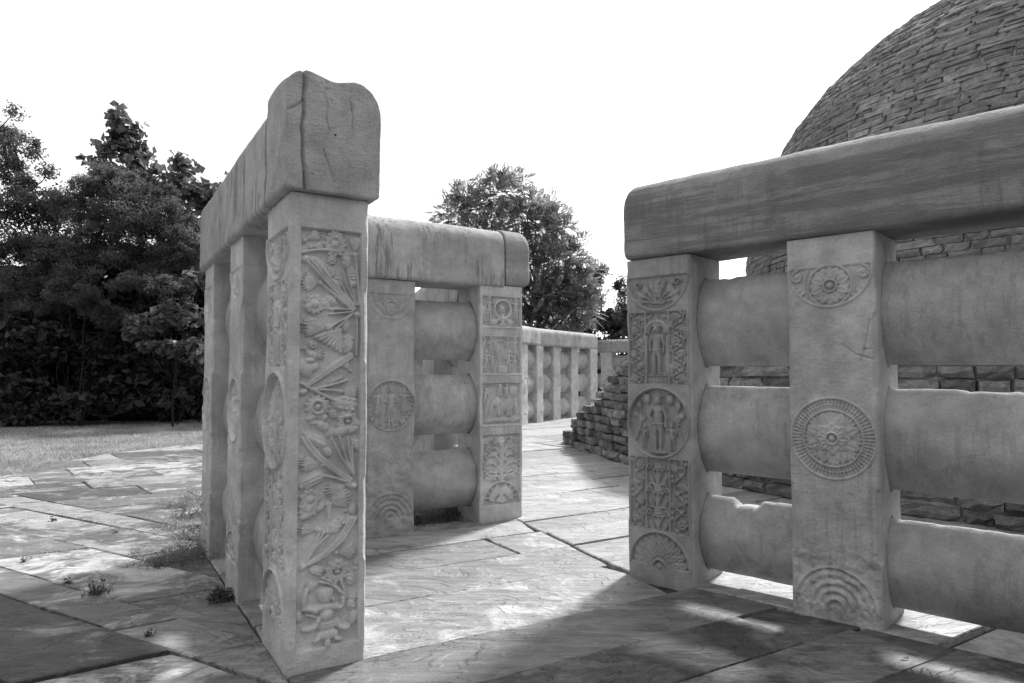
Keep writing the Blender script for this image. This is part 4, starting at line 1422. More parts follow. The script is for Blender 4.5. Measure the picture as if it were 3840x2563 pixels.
# ---- copings
cA0 = A_c - UL * (.265 + .045)
cut = cA0 + UL * .43
cA1 = C_c + UL * (.225 + .07)
o = coping(cA0, cut, 2.415, .63, .50, M_COPEROUGH, 3, wob=.8, rt=.07, rt2=.17, ends=(.012, .006), jag=(0, .05), np_=170, step=.02, capn=46,
           chips=[(-.2, .0, .64, (.12, .09, .2), .035), (-.2, .23, .60, (.1, .05, .10), .03)],
           cracks=[('start', [(.165, .63), (.158, .56), (.166, .47), (.160, .40), (.172, .33), (.163, .26), (.166, .18), (.155, .10), (.150, .0)], .011, .035),
                   ('start', [(.045, .62), (.05, .54), (.06, .5), (.04, .47), (.045, .38), (.03, .33)], .005, .010), ('start', [(-.085, .62), (-.08, .5), (-.095, .42), (-.09, .3)], .005, .010),
                   ('start', [(.24, .40), (.19, .43), (.165, .47)], .007, .012), ('start', [(.06, .22), (.02, .12), (.0, .05)], .006, .010)])
tag(o, 'cracked rounded end block of coping on top of the lotus creeper pillar', 'coping')
o = coping(cut + UL * .042, cA1, 2.405, .575, .50, M_COPE, 5, rt=.10, rt2=.17, dz=-.035, ends=(.006, .05), jag=(.05, 0), np_=96, step=.03)
tag(o, 'long coping block of the left railing, behind the open crack', 'coping')
mB = M2_c + UM * .03
o = coping(C_c + UM * .30, mB, 2.355, .61, .52, M_COPE, 7, rt=.20, ends=(.02, .015), np_=96)
tag(o, 'streaked coping block over the weathered pillar, middle railing', 'coping')
o = coping(mB + UM * .012, M2_c + UM * (.255 + .115), 2.375, .60, .52, M_COPEEND, 9, rt=.20, ends=(.015, .10), np_=96)
tag(o, 'short banded end block of coping on the wheel pillar', 'coping')
o = coping(P1_c - EP * (.2655 + .02), P3_c + EP * .9, 2.335, .60, .54, M_COPEDARK, 11, rt=.21, ends=(.06, .03), np_=110, step=.03)
tag(o, 'long dark streaked coping beam across the right railing', 'coping')

# ------------------------------------------------------------------ far part of the railing ring
def relief_far(seed, style):
    R = Rel(.5, 2.3, .012)
    top_half(R, .25, 2.12, .23, .014, 'lotus' if style else 'other')
    lotus(R, .25, 1.12, .23, .014, ROWS_A, True, 24) if style else medal_figures(R, .25, 1.12, .23, .014, 'three')
    bottom_half(R, .25, .12, .22, .014, 'lotus')
    return R
RINGPTS = np.array([(-.82, 8.28), (-1.30, 9.45), (-1.58, 10.7), (-1.70, 11.95), (-1.68, 13.2), (-1.50, 14.45), (-1.2, 15.7), (-.78, 16.9), (-.30, 18.05), (.16, 19.2), (.64, 20.3), (1.22, 21.35), (1.88, 22.4), (2.62, 23.4)])
FAR_LABELS = ['ring pillar just behind the wheel pillar, seen in the gaps between crossbars', 'ring pillar behind the weathered pillar, second from the wheel pillar', None, None, None, None, None, None, None, None,
              'first far pillar visible right of the wheel pillar', 'second far pillar right of the wheel pillar', 'third far pillar right of the wheel pillar', 'carved far pillar right beside the stone stair wall']
protos = []
fars = []
dirs = np.gradient(RINGPTS, axis=0)
for i, p in enumerate(RINGPTS):
    u = dirs[i] / np.hypot(*dirs[i])
    th = math.atan2(u[1], u[0])
    # inner face looks to the right of the walking direction
    k = i % 2
    if len(protos) <= k:
        o = make_pillar(p, th, .50, .44, 2.25, {'front': relief_far(i, k)}, 60 + i, {'front': std_bands(.12, .23, 1.12, .235, 2.12, .235)}, (M_CARVE, M_PLAIN), [(.4, .86), (1.38, 1.86)], .03, res=.012, sockets=())
        protos.append(o)
    else:
        src = protos[k]
        o = src.copy(); COL.objects.link(o)
        for ch in list(src.children):
            c = ch.copy(); COL.objects.link(c); c.parent = o
        o.location = (p[0], p[1], 0); o.rotation_euler = (0, 0, th)
    lab = FAR_LABELS[i] or 'far ring pillar seen through the middle railing, %s back from the wheel pillar' % ('third', 'fourth', 'fifth', 'sixth', 'seventh', 'eighth', 'ninth', 'tenth')[i - 2]
    tag(o, lab, 'pillar', 'pillars of the far railing ring')
    fars.append(o)
bar0 = None
pts = [M2_c + np.array([-.03, .1])] + list(RINGPTS)
for i in range(len(pts) - 1):
    a, b = np.array(pts[i]), np.array(pts[i + 1])
    d = (b - a) / np.hypot(*(b - a))
    for k, (z0, z1) in enumerate(BARS):
        z0, z1 = z0 - .05, z1 - .06
        if bar0 is None:
            bar0 = crossbar(a + d * .2, b - d * .2, z0, z1, .30, M_BAR, 7); L0 = np.hypot(*(b - a)); o = bar0
        else:
            o = bar0.copy(); COL.objects.link(o)
            o.location = ((a[0] + b[0]) / 2, (a[1] + b[1]) / 2, (z0 + z1) / 2)
            o.rotation_euler = (0, 0, math.atan2(d[1], d[0])); o.scale = ((np.hypot(*(b - a)) - .4) / (L0 - .4), 1, (z1 - z0) / (BARS[0][1] - BARS[0][0] - .01))
        lev = ('top', 'middle', 'bottom')[k]
        if i < 1: lab = lev + ' crossbar behind the wheel pillar, seen through the middle railing'
        elif i < 9: lab = lev + ' crossbar of the far ring, %s bay back from the wheel pillar' % ('', 'second', 'third', 'fourth', 'fifth', 'sixth', 'seventh', 'eighth', 'ninth')[i]
        else: lab = lev + ' far crossbar ' + {9: 'just behind the right edge of the wheel pillar', 10: 'left of the first far pillar', 11: 'between the first and second far pillars', 12: 'between the second and third far pillars', 13: 'left of the carved far pillar by the stair'}[i]
        tag(o, lab, 'crossbar', 'crossbars of the far railing ring')
for j, (i0, i1, e, lab) in enumerate(((0, 3, .05, 'coping running back from the wheel pillar, seen above the top crossbar'), (3, 6, 0, 'coping of the far ring hidden behind the middle railing'), (6, 10, 0, 'coping of the far ring ending right of the wheel pillar'), (10, 13, .25, 'sloping far coping block over the pillars left of the stair'))):
    a = pts[0] + np.array([-.12, .25]) if i0 == 0 else RINGPTS[i0]
    b = RINGPTS[i1]
    d = (b - a) / np.hypot(*(b - a))
    o = coping(a + d * (.0 if i0 == 0 else .02), b + d * e, 2.25, .52, .48, M_COPE, 20 + j, rt=.14, ends=(.03, .04), np_=40, step=.12, capn=6)
    tag(o, lab, 'coping')
# railing beyond, coming back towards the right
Q0, Q1 = np.array([2.9, 28.2]), np.array([6.3, 26.2])
o = coping(Q0, Q1, 2.23, .52, .48, M_COPE, 31, rt=.14, np_=40, step=.2, capn=6)
tag(o, 'lowest most distant coping, just left of the goddess pillar', 'coping')
dq = (Q1 - Q0) / np.hypot(*(Q1 - Q0))
qp = [Q0 + dq * s for s in (.25, 1.15, 2.3, 3.5)]
for i, p in enumerate(qp):
    src = protos[1]
    o = src.copy(); COL.objects.link(o)
    for ch in list(src.children):
        c = ch.copy(); COL.objects.link(c); c.parent = o
    o.location = (p[0], p[1], 0); o.rotation_euler = (0, 0, math.atan2(dq[1], dq[0]))
    tag(o, ('distant pillar under the lowest coping, left end', 'distant pillar under the lowest coping, just above the stair', 'distant pillar hidden behind the goddess pillar', 'distant pillar hidden behind the right railing')[i], 'pillar', 'pillars of the far railing ring')
for i in range(3):
    for k, (z0, z1) in enumerate(BARS):
        o = bar0.copy(); COL.objects.link(o)
        a, b = qp[i], qp[i + 1]
        o.location = ((a[0] + b[0]) / 2, (a[1] + b[1]) / 2, (z0 + z1) / 2 - .05)
        o.rotation_euler = (0, 0, math.atan2(dq[1], dq[0])); o.scale = ((np.hypot(*(b - a)) - .4) / (L0 - .4), 1, .97)
        tag(o, ('top', 'middle', 'bottom')[k] + ' crossbar of the most distant railing, ' + ('above the stair wall', 'left of the goddess pillar', 'behind the goddess pillar')[i], 'crossbar', 'crossbars of the far railing ring')

# ------------------------------------------------------------------ stupa: terrace, dome, stair, all of coursed rubble
SC = np.array([11.9, 14.17])
def rock_variant(seed):
    nx, nz = 5, 3
    r = random.Random(seed)
    V = []
    for j in range(nz):
        for i in range(nx):
            x, z = i / (nx - 1) - .5, j / (nz - 1) - .5
            ed = (i in (0, nx - 1)) + (j in (0, nz - 1))
            y = -.5 + (0, .05, .10)[ed] + r.uniform(-.15, .15)
            V.append((x + (r.uniform(-.06, .06) if 0 < i < nx - 1 else r.uniform(-.07, .015) * (1 if i else -1)), y, z + (r.uniform(-.12, .12) if 0 < j < nz - 1 else r.uniform(-.09, .02) * (1 if j else -1))))
    F = [(j * nx + i, j * nx + i + 1, (j + 1) * nx + i + 1, (j + 1) * nx + i) for j in range(nz - 1) for i in range(nx - 1)]
    loop = [i for i in range(nx)] + [j * nx + nx - 1 for j in range(1, nz)] + [(nz - 1) * nx + i for i in range(nx - 2, -1, -1)] + [j * nx for j in range(nz - 2, 0, -1)]
    b0 = len(V)
    for i in loop: V.append((V[i][0], .5, V[i][2]))
    n = len(loop)
    F += [(loop[(k + 1) % n], loop[k], b0 + k, b0 + (k + 1) % n) for k in range(n)]
    return V, F
ROCKS = [rock_variant(100 + s) for s in range(12)]
def rock_meshes(name, mat):
    out = []
    for V, F in ROCKS:
        me = bpy.data.meshes.new(name)
        me.from_pydata(V, [], F)
        me.update(); me.materials.append(mat)
        out.append(me)
    return out

def frame_px(P):
    d = P - np.array([0, 0, EYE]); c, s = math.cos(PITCH), math.sin(PITCH)
    Y = c * d[1] + s * d[2]; Z = -s * d[1] + c * d[2]
    return CX + F_PX * d[0] / Y, CY - F_PX * Z / Y, Y

from mathutils import Matrix, Vector
def place_stones(specs, parent, mat, name, limit=300):
    """specs: (centre, tangent, normal, up, L, D, H). The largest in view become parts, the rest one joined mesh"""
    mats = rock_meshes(name, mat)
    def score(s):
        P = s[0]
        x, y, Y = frame_px(P)
        to = np.array([0, 0, EYE]) - P
        if Y <= 0 or not (-60 < x < 3900 and -60 < y < 2620): return 0
        f = float(to @ s[2]) / np.linalg.norm(to)
        return max(0, f) * s[4] * s[6] / Y ** 2
    sc_ = [(score(s), k) for k, s in enumerate(specs)]
    sc_.sort(reverse=True)
    keep = {k for v, k in sc_[:limit] if v > 0}
    V, F, off = [], [], 0
    for k, (P, t, n, u, L, D, H) in enumerate(specs):
        M = Matrix(((t[0] * L, -n[0] * D, u[0] * H, P[0]), (t[1] * L, -n[1] * D, u[1] * H, P[1]), (t[2] * L, -n[2] * D, u[2] * H, P[2]), (0, 0, 0, 1)))
        vi = rnd.randrange(len(mats))
        if k in keep:
            o = bpy.data.objects.new(name, mats[vi]); COL.objects.link(o)
            o.parent = parent
            o.matrix_local = M
        else:
            A = np.array(ROCKS[vi][0]); m = np.array(M)[:3]
            V.append(A @ m[:, :3].T + m[:, 3]); F.append(np.array(ROCKS[vi][1]) + off); off += len(A)
    if V:
        o = link(name + '_field', mesh_np(name + '_field', np.concatenate(V), np.concatenate(F), False), mat, parent)
        o['kind'] = 'stuff'

stupa = thing('stupa', (0, 0, 0))
tag(stupa, 'great domed stone stupa of coursed rubble, rising behind the right railing', 'stupa')
# dome core, recessed mortar
DA, DB, DZ = 6.62, 6.26, 3.5
ts = np.linspace(-.28, math.pi / 2, 60); ph = np.linspace(0, 2 * math.pi, 120, endpoint=False)
V = np.stack([SC[0] + (DA - .02) * np.cos(ts)[:, None] * np.cos(ph), SC[1] + (DA - .02) * np.cos(ts)[:, None] * np.sin(ph), DZ + (DB - .02) * np.sin(ts)[:, None] * np.ones_like(ph)], -1)
dome = link('dome', mesh_np('dome', V.reshape(-1, 3), grid_faces(60, 120, 0, True)), M_MORTAR, stupa)
specs = []
t = -.27
face = math.atan2(-SC[1], -SC[0])
ci = 0
while t < 1.45:
    ch = rnd.uniform(.095, .14)
    tm = t + ch / 2 / 6.5
    r = DA * math.cos(tm)
    a = face - 1.75 + rnd.uniform(0, .1)
    while a < face + 1.75 and r > .3:
        L = rnd.uniform(.26, .85)
        am = a + L / 2 / r
        n = np.array([math.cos(tm) * math.cos(am) / DA, math.cos(tm) * math.sin(am) / DA, math.sin(tm) / DB]); n /= np.linalg.norm(n)
        tg = np.array([-math.sin(am), math.cos(am), 0.0])
        up = np.cross(tg, n)
        if up[2] < 0: up = -up
        P = np.array([SC[0] + r * math.cos(am), SC[1] + r * math.sin(am), DZ + DB * math.sin(tm)])
        D = .11
        specs.append((P + n * (-D / 2 + .028 + rnd.gauss(0, .008)), tg, n, up, L - rnd.uniform(.006, .03), D, ch * rnd.uniform(.9, 1.0)))
        a += L / r
    t += ch / 6.4
place_stones(specs, dome, M_DOME, 'stone')
# terrace
def ring_block(a0, a1, r0, r1, z0, z1, n, rf=None):
    V, F = [], []
    for k in range(n + 1):
        a = a0 + (a1 - a0) * k / n
        R1 = rf(a) if rf else r1
        for r, z in ((r0, z0), (R1, z0), (R1, z1), (r0, z1)): V.append((SC[0] + r * math.cos(a), SC[1] + r * math.sin(a), z))
    for k in range(n):
        for q in range(4): F.append((k * 4 + q, k * 4 + (q + 1) % 4, (k + 1) * 4 + (q + 1) % 4, (k + 1) * 4 + q))
    F += [(0, 1, 2, 3), (n * 4 + 3, n * 4 + 2, n * 4 + 1, n * 4)]
    return V, F
def add_block(name, parts, mat, parent):
    V, F = [], []
    for v, f in parts:
        o = len(V); V += v; F += [tuple(i + o for i in q) for q in f]
    me = bpy.data.meshes.new(name); me.from_pydata(V, [], F); me.update()
    return link(name, me, mat, parent)
rad = math.radians
def wall_r(a): return 10.5 + .36 * float(np.clip((rad(190) - a) / rad(11.5), 0, 1))
CH = .142
A0, A1 = rad(178.6), rad(200.2)
NST = 14
terr = add_block('terrace', [ring_block(0, 2 * math.pi, 5.0, 9.25, -.06, 2.13, 90), ring_block(A1, rad(285), 9.2, 10.42, -.06, 2.12, 40)], M_MORTAR, stupa)
stair = thing('staircase', (0, 0, 0))
tag(stair, 'rough stone stair wall with stepped top, climbing beside the inner path', 'staircase')
add_block('core', [ring_block(A0 + (A1 - A0) * k / NST, A0 + (A1 - A0) * (k + 1) / NST, 9.2, 0, -.06, CH * (k + 1) - .06, 3, lambda a: wall_r(a) - .1) for k in range(NST)], M_CORE, stair)
for k in range(NST):
    a0, a1 = A0 + (A1 - A0) * k / NST - .004, A0 + (A1 - A0) * (k + 1) / NST + .004
    add_block('step', [ring_block(a0, a1, 9.22, 0, CH * (k + 1) - .07, CH * (k + 1) - .012 + rnd.uniform(-.004, .004), 3, lambda a: wall_r(a) - .05)], M_WALL, stair)
sp_s, sp_t = [], []
for c in range(15):
    a_start = A0 + (A1 - A0) * (c / NST) if c < NST else A1
    a = a_start + rnd.uniform(-.002, .001)
    first = True
    while a < rad(262):
        L = rnd.uniform(.22, .66)
        am = a + L / 2 / 10.5
        r = wall_r(am)
        n = np.array([math.cos(am), math.sin(am), 0]); tg = np.array([-math.sin(am), math.cos(am), 0.0])
        D = .19
        P = np.array([SC[0], SC[1], 0]) + n * (r - D / 2 + rnd.gauss(0, .028) + (.05 if c == 0 else 0))
        P[2] = CH * (c + .5) + rnd.gauss(0, .004)
        s = (P, tg, n, np.array([0, 0, 1.0]), L - rnd.uniform(.004, .022), D, CH * rnd.uniform(.88, .99))
        (sp_s if am < A1 else sp_t).append(s)
        a += L / 10.5
place_stones(sp_s, stair, M_WALL, 'stone')
place_stones(sp_t, terr, M_WALL, 'stone')

# ------------------------------------------------------------------ vegetation
def leaf_mesh(C, nrm, size, aspect, fold=.25, tilt_up=None):
    """four-corner leaves (two triangles): C centres, nrm rough normals, size lengths"""
    n = len(C)
    nrm = nrm / np.linalg.norm(nrm, axis=1, keepdims=True)
    r = nr.normal(size=(n, 3))
    a = np.cross(nrm, r); a /= np.linalg.norm(a, axis=1, keepdims=True)
    b = np.cross(nrm, a)
    s = size[:, None]
    V = np.empty((n, 4, 3))
    V[:, 0] = C - a * s * .5
    V[:, 1] = C + b * s * aspect * .5 + nrm * s * fold * .3 - a * s * .04
    V[:, 2] = C + a * s * .5 - nrm * s * .08
    V[:, 3] = C - b * s * aspect * .5 + nrm * s * fold * .3 - a * s * .04
    F = np.arange(n * 4).reshape(-1, 4)
    return V.reshape(-1, 3), F

def tube(p0, p1, r0, r1, bend=0.0, n=5, k=6):
    p0, p1 = np.array(p0, float), np.array(p1, float)
    off = nr.normal(size=3) * bend
    t = np.linspace(0, 1, n)[:, None]
    c = p0 + (p1 - p0) * t + off * np.sin(t * math.pi)
    ax = (p1 - p0) / np.linalg.norm(p1 - p0)
    a = np.cross(ax, [.3, .2, .9]); a /= np.linalg.norm(a); b = np.cross(ax, a)
    ang = np.linspace(0, 2 * math.pi, k, endpoint=False)
    rr = (r0 + (r1 - r0) * t)[:, :, None]
    V = c[:, None, :] + rr * (np.cos(ang)[None, :, None] * a + np.sin(ang)[None, :, None] * b)
    return V.reshape(-1, 3), grid_faces(n, k, 0, True)

class Acc:
    def __init__(s): s.V, s.F, s.o = [], [], 0
    def add(s, VF):
        s.V.append(VF[0]); s.F.append(VF[1] + s.o); s.o += len(VF[0])
    def build(s, name, mat, parent, sm=False):
        return link(name, mesh_np(name, np.concatenate(s.V), np.concatenate(s.F), sm), mat, parent)

def clump_points(c, rad_, n, shell=.55):
    d = nr.normal(size=(n, 3)); d /= np.linalg.norm(d, axis=1, keepdims=True)
    rr = shell + (1 - shell) * nr.random(n) ** .7
    rr *= 1 + .22 * vnoise(d * 2.5 + c[0], 3) + .12 * vnoise(d * 6 + c[1], 5)
    return c + d * rr[:, None] * rad_, d

def tree(label, base, clumps, leaf, mat, group=None, name='tree', trunk_r=.14, cat='tree', nsub=6, trunk=True, bias=.5, spread=(.22, .60)):
    """clumps: (centre, radii, leaf count); leaf: (size, jitter, aspect)"""
    root = thing(name, (0, 0, 0))
    tag(root, label, cat, group)
    W = Acc(); L = Acc()
    top = max(c[2] for c, _, _ in clumps)
    tb = np.array([base[0], base[1], -.05]); tt = np.array([base[0] + .2, base[1], top * .62])
    W.add(tube(tb, tt, trunk_r, trunk_r * .45, .15, 7, 8))
    for c, r, n in clumps:
        c = np.array(c, float); r = np.array(r, float) * np.ones(3)
        st = tb + (tt - tb) * min(1, max(.3, (c[2] - r[2]) / max(top, .1) * .9))
        W.add(tube(st, c, trunk_r * .36, .02, .25, 6, 5))
        # sub-clumps so that the outline breaks up
        sub, dirs_ = clump_points(c, r * .85, nsub, .35)
        for sC in sub:
            W.add(tube(c, sC, .022, .008, .08, 4, 4))
            m = max(8, int(n / nsub))
            P, d = clump_points(sC, (r * .5 + r.mean() * .5) * nr.uniform(*spread) * (1.0 if nsub < 20 else .72), m, .05)
            nn = d * .6 + nr.normal(size=d.shape) * .6 + np.array([0, 0, bias])
            sz = leaf[0] * (1 + leaf[1] * nr.normal(size=m)).clip(.45, 1.8)
            L.add(leaf_mesh(P, nn, sz, leaf[2]))
    if trunk: W.build('trunk', M_BARK, root, True)
    L.build('crown', mat, root)
    return root

def pinn_tree(label, base, clumps, mat):
    root = thing('tree', (0, 0, 0))
    tag(root, label, 'tree')
    W = Acc(); V, F, o = [], [], 0
    top = max(c[2] for c, _, _ in clumps)
    tb = np.array([base[0], base[1], -.05]); tt = np.array([base[0] + .3, base[1], top * .7])
    W.add(tube(tb, tt, .16, .06, .2, 7, 8))
    for c, r, n in clumps:
        c = np.array(c, float)
        st = tb + (tt - tb) * min(1, max(.3, c[2] / top * .72))
        W.add(tube(st, c, .05, .012, .2, 6, 5))
        P, d = clump_points(c, np.array(r) * np.ones(3), int(n * 1.9), .12)
        for p, dd in zip(P, d):
            ax = dd + np.array([0, 0, .25]) + nr.normal(size=3) * .45; ax /= np.linalg.norm(ax)
            Lf = nr.uniform(.3, .62)
            side = np.cross(ax, [0, 0, 1.0]); side /= np.linalg.norm(side) + 1e-6
            up = np.cross(side, ax)
            m = 9
            for k in range(m):
                t = (k + .5) / m
                pos = p + ax * Lf * t - np.array([0, 0, 1]) * .30 * Lf * t * t
                ll = .115 * math.sin(math.pi * (t * .8 + .15)) + .03
                for s_ in (-1, 1):
                    v = side * s_ * .9 + ax * .45 - np.array([0, 0, .35]); v /= np.linalg.norm(v)
                    w = np.cross(v, up); w /= np.linalg.norm(w) + 1e-6
                    V += [pos, pos + v * ll * .5 + w * .022, pos + v * ll, pos + v * ll * .5 - w * .022]
                    F.append((o, o + 1, o + 2, o + 3)); o += 4
    W.build('trunk', M_BARK, root, True)
    link('crown', mesh_np('crown', np.array(V), np.array(F), False), mat, root)
    return root

def cl(px, py, Y, rpx, rpy, n, ry=None):
    c = at(px, py, Y); k = Y / F_PX
    return (c, (rpx * k, ry or (rpx + rpy) * .5 * k, rpy * k), n)

GT = 'trees and shrubs beyond the lawn'
tree('tall open tree with small leaves at the left edge of the picture', (-15.6, 22.5), [cl(-30, 470, 22, 110, 90, 1700), cl(30, 540, 22, 100, 90, 1500), cl(-40, 640, 22, 170, 120, 2600), cl(110, 690, 22, 150, 90, 2300), cl(-120, 800, 22, 190, 150, 2600), cl(170, 760, 22, 130, 90, 2200), cl(60, 850, 22, 170, 110, 2800), cl(-200, 500, 22, 170, 170, 1700), cl(200, 860, 22, 130, 100, 1800)], (.12, .3, .42), M_LEAF_MID, GT, trunk_r=.09, nsub=9)
tree('pointed round-leaved tree, tallest above the feathery thicket', (-12.2, 24), [cl(415, 440, 23, 35, 45, 45), cl(460, 490, 23, 75, 50, 120), cl(500, 560, 23, 70, 60, 130), cl(430, 560, 23, 75, 55, 140), cl(350, 590, 23, 60, 40, 80), cl(450, 640, 23, 130, 70, 300), cl(550, 660, 23, 90, 60, 170), cl(480, 740, 23, 170, 90, 420)], (.26, .35, .85), M_LEAF_BIG, GT, nsub=10, trunk_r=.06, spread=(.45, .95))
tree('round-leaved tree just left of the coping', (-10.2, 24), [cl(680, 610, 22.6, 55, 45, 100), cl(640, 690, 22.6, 80, 60, 170), cl(700, 700, 22.6, 90, 60, 190), cl(780, 720, 22.6, 90, 60, 190), cl(830, 780, 22.6, 80, 70, 200), cl(700, 800, 22.6, 150, 80, 330), cl(780, 880, 22.6, 130, 90, 330), cl(680, 920, 22.6, 140, 90, 300), cl(790, 980, 22.6, 100, 90, 240)], (.25, .35, .82), M_LEAF_BIG, GT, nsub=10, trunk_r=.06, spread=(.45, .95))
tree('broad feathery pale tree filling the middle of the thicket', (-11.4, 21.2), [cl(400, 690, 21, 150, 80, 9000), cl(300, 760, 21, 150, 90, 8000), cl(520, 750, 20.8, 160, 90, 10000), cl(440, 830, 20.5, 210, 90, 13000), cl(610, 850, 20.6, 170, 90, 10000), cl(680, 950, 20.6, 140, 90, 8000), cl(530, 960, 20.5, 200, 80, 10000), cl(330, 880, 20.8, 150, 90, 6000), cl(640, 1030, 20.6, 170, 80, 7000)], (.075, .3, .4), M_LEAF_FINE, GT, nsub=34, trunk_r=.05)
tree('feathery pale shrub mass at the lower left of the thicket', (-14.4, 20.2), [cl(60, 920, 20, 170, 70, 9000), cl(190, 950, 20, 150, 70, 8000), cl(270, 1040, 19.8, 130, 70, 7000), cl(60, 1050, 19.8, 190, 80, 9500), cl(160, 1120, 19.8, 180, 70, 7000), cl(-120, 980, 20, 150, 130, 5000)], (.072, .3, .4), M_LEAF_FINE, GT, nsub=30, trunk_r=.04)
tree('feathery pale spray hanging below the thicket middle', (-12.3, 19.4), [cl(270, 1090, 19.3, 120, 50, 7000), cl(340, 1140, 19.2, 110, 55, 6500), cl(410, 1190, 19.2, 80, 50, 4000), cl(540, 1060, 19.6, 150, 55, 7000), cl(640, 1100, 19.6, 110, 50, 4000)], (.068, .3, .4), M_LEAF_FINE, GT, nsub=26, trunk_r=.03)
tree('glossy broad-leaved shrub next to the left railing', (-9.3, 18.8), [cl(700, 1180, 18.8, 110, 60, 330), cl(740, 1060, 19, 80, 70, 260), cl(550, 1240, 18.6, 90, 45, 240), cl(660, 1290, 18.6, 130, 50, 360), cl(490, 1200, 18.6, 40, 25, 70), cl(760, 1310, 18.7, 70, 70, 210), cl(620, 1210, 18.7, 80, 50, 180)], (.24, .3, .62), M_LEAF_BIG, GT, name='shrub', cat='shrub', nsub=7, trunk_r=.03)
tree('dark broad-leaved shrub in deep shade at the left', (-13.2, 20.0), [cl(60, 1240, 20, 220, 110, 800), cl(260, 1310, 20, 210, 110, 800), cl(430, 1380, 20, 200, 110, 760), cl(620, 1420, 20, 190, 100, 700), cl(-120, 1350, 20, 170, 170, 600), cl(100, 1440, 20, 220, 90, 800), cl(300, 1490, 20, 220, 80, 800), cl(520, 1520, 20, 200, 60, 700), cl(740, 1480, 20, 140, 100, 560), cl(60, 1540, 20, 230, 50, 700)], (.23, .3, .65), M_LEAF_DARK, GT, name='shrub', cat='shrub', nsub=8, trunk_r=.03)
tree('small-leaved sapling against the dark thicket foot', (-11.9, 18.9), [cl(270, 1510, 18.9, 45, 45, 420), cl(300, 1560, 18.9, 35, 35, 260)], (.05, .3, .5), M_LEAF_MID, GT, name='shrub', cat='shrub', nsub=4, trunk_r=.015)
tree('small bright sapling at the thicket foot, nearer the left railing', (-9.4, 19.2), [cl(620, 1500, 19, 30, 35, 140), cl(690, 1480, 19, 40, 35, 220), cl(740, 1330, 19, 45, 35, 260)], (.05, .3, .5), M_LEAF_MID, GT, name='shrub', cat='shrub', nsub=4, trunk_r=.015)
# the dark wood behind: one mass
W = Acc()
n = 42000
P = np.stack([nr.uniform(-26, -4.5, n), nr.uniform(21.5, 26.0, n), nr.random(n) ** 1.15 * 6.5 - .05], -1)
lim = 5.0 + 1.2 * n1(P[:, 0] * .5, 5)
P[:, 2] = np.minimum(P[:, 2], lim + nr.normal(size=n) * .3).clip(-.05, 9)
W.add(leaf_mesh(P, nr.normal(size=(n, 3)) + np.array([0, -.6, .3]), nr.uniform(.26, .46, n), .75))
o = W.build('woodland', M_LEAF_DARK, None); tag(o, 'dark mass of woodland filling the gaps behind the thicket', 'woodland', kind='stuff')

# unseen wood added beside and behind the viewer to cut the low sky light
W = Acc()
n = 12000
aa = np.radians(nr.uniform(88, 304, n)); rr_ = nr.uniform(20, 25, n)
hz_ = 7.6 + 1.8 * n1(aa * 7, 9)
P = np.stack([np.sin(aa) * rr_, 2 + np.cos(aa) * rr_, nr.random(n) * hz_], -1)
W.add(leaf_mesh(P, np.stack([-np.sin(aa), -np.cos(aa), aa * 0 + .4], -1) + nr.normal(size=(n, 3)) * .5, nr.uniform(.7, 1.2, n), .8))
o = W.build('woodland', M_LEAF_ADDED_WOOD, None); tag(o, 'added woodland out of view behind the viewer, blocking low sky light', 'woodland', kind='stuff')

pinn_tree('tree with feathery compound leaves behind the middle railing', (.9, 26.4), [cl(1890, 720, 26, 130, 70, 150), cl(1760, 780, 26, 110, 80, 150), cl(1690, 800, 26, 60, 60, 50), cl(1950, 820, 26, 150, 90, 210), cl(2050, 860, 26, 120, 100, 190), cl(1830, 880, 26, 160, 80, 160), cl(2090, 980, 26, 110, 90, 180), cl(1990, 1000, 26, 130, 90, 170), cl(2170, 1060, 25.8, 80, 60, 100), cl(2050, 1110, 25.8, 140, 80, 180), cl(2170, 1160, 25.6, 90, 60, 110), cl(1880, 1030, 26, 120, 90, 90), cl(2000, 1210, 26, 120, 60, 150), cl(2090, 1200, 26, 110, 70, 150), cl(2130, 1100, 26, 110, 80, 150), cl(1960, 1110, 26, 110, 80, 130), cl(1880, 665, 26, 90, 30, 40), cl(1730, 720, 26, 60, 40, 40), cl(2060, 790, 26, 60, 40, 50), cl(2160, 960, 26, 50, 40, 40), cl(1650, 850, 26, 35, 25, 14), cl(1800, 690, 26, 35, 30, 16), cl(1960, 660, 26, 30, 35, 14), cl(2010, 740, 26, 40, 25, 18), cl(2120, 850, 26, 40, 25, 16), cl(2180, 900, 26, 30, 20, 10), cl(2230, 1010, 26, 30, 22, 12), cl(2240, 1120, 25.8, 40, 25, 16)], M_LEAF_PIN)
tree('small-leaved tree right of the feathery tree, against the sky', (3.2, 29), [cl(2230, 1050, 29, 75, 60, 2600), cl(2200, 1120, 29, 90, 70, 2600), cl(2260, 1170, 29, 80, 70, 2200)], (.09, .3, .45), M_LEAF_MID, GT)
tree('slim small-leaved tree touching the goddess pillar', (5.0, 29.5), [cl(2350, 1070, 29.5, 55, 70, 2000), cl(2335, 1150, 29.5, 65, 75, 2400), cl(2320, 1220, 29.5, 65, 60, 1800), cl(2400, 1120, 29.5, 60, 80, 900)], (.09, .3, .45), M_LEAF_MID, GT)
tree('low broad-leaved shrub row behind the far coping', (3.4, 28.6), [cl(2240, 1205, 28.8, 90, 55, 620), cl(2300, 1190, 28.8, 60, 45, 380), cl(2350, 1185, 28.8, 50, 45, 300), cl(2140, 1235, 28.8, 90, 45, 560), cl(2330, 1230, 28.8, 80, 50, 520), cl(2040, 1250, 28.8, 80, 40, 400), cl(2420, 1220, 28.8, 60, 60, 240)], (.22, .3, .75), M_LEAF_BIG, GT, name='shrub', cat='shrub', trunk_r=.05)
W = Acc(); n = 5000
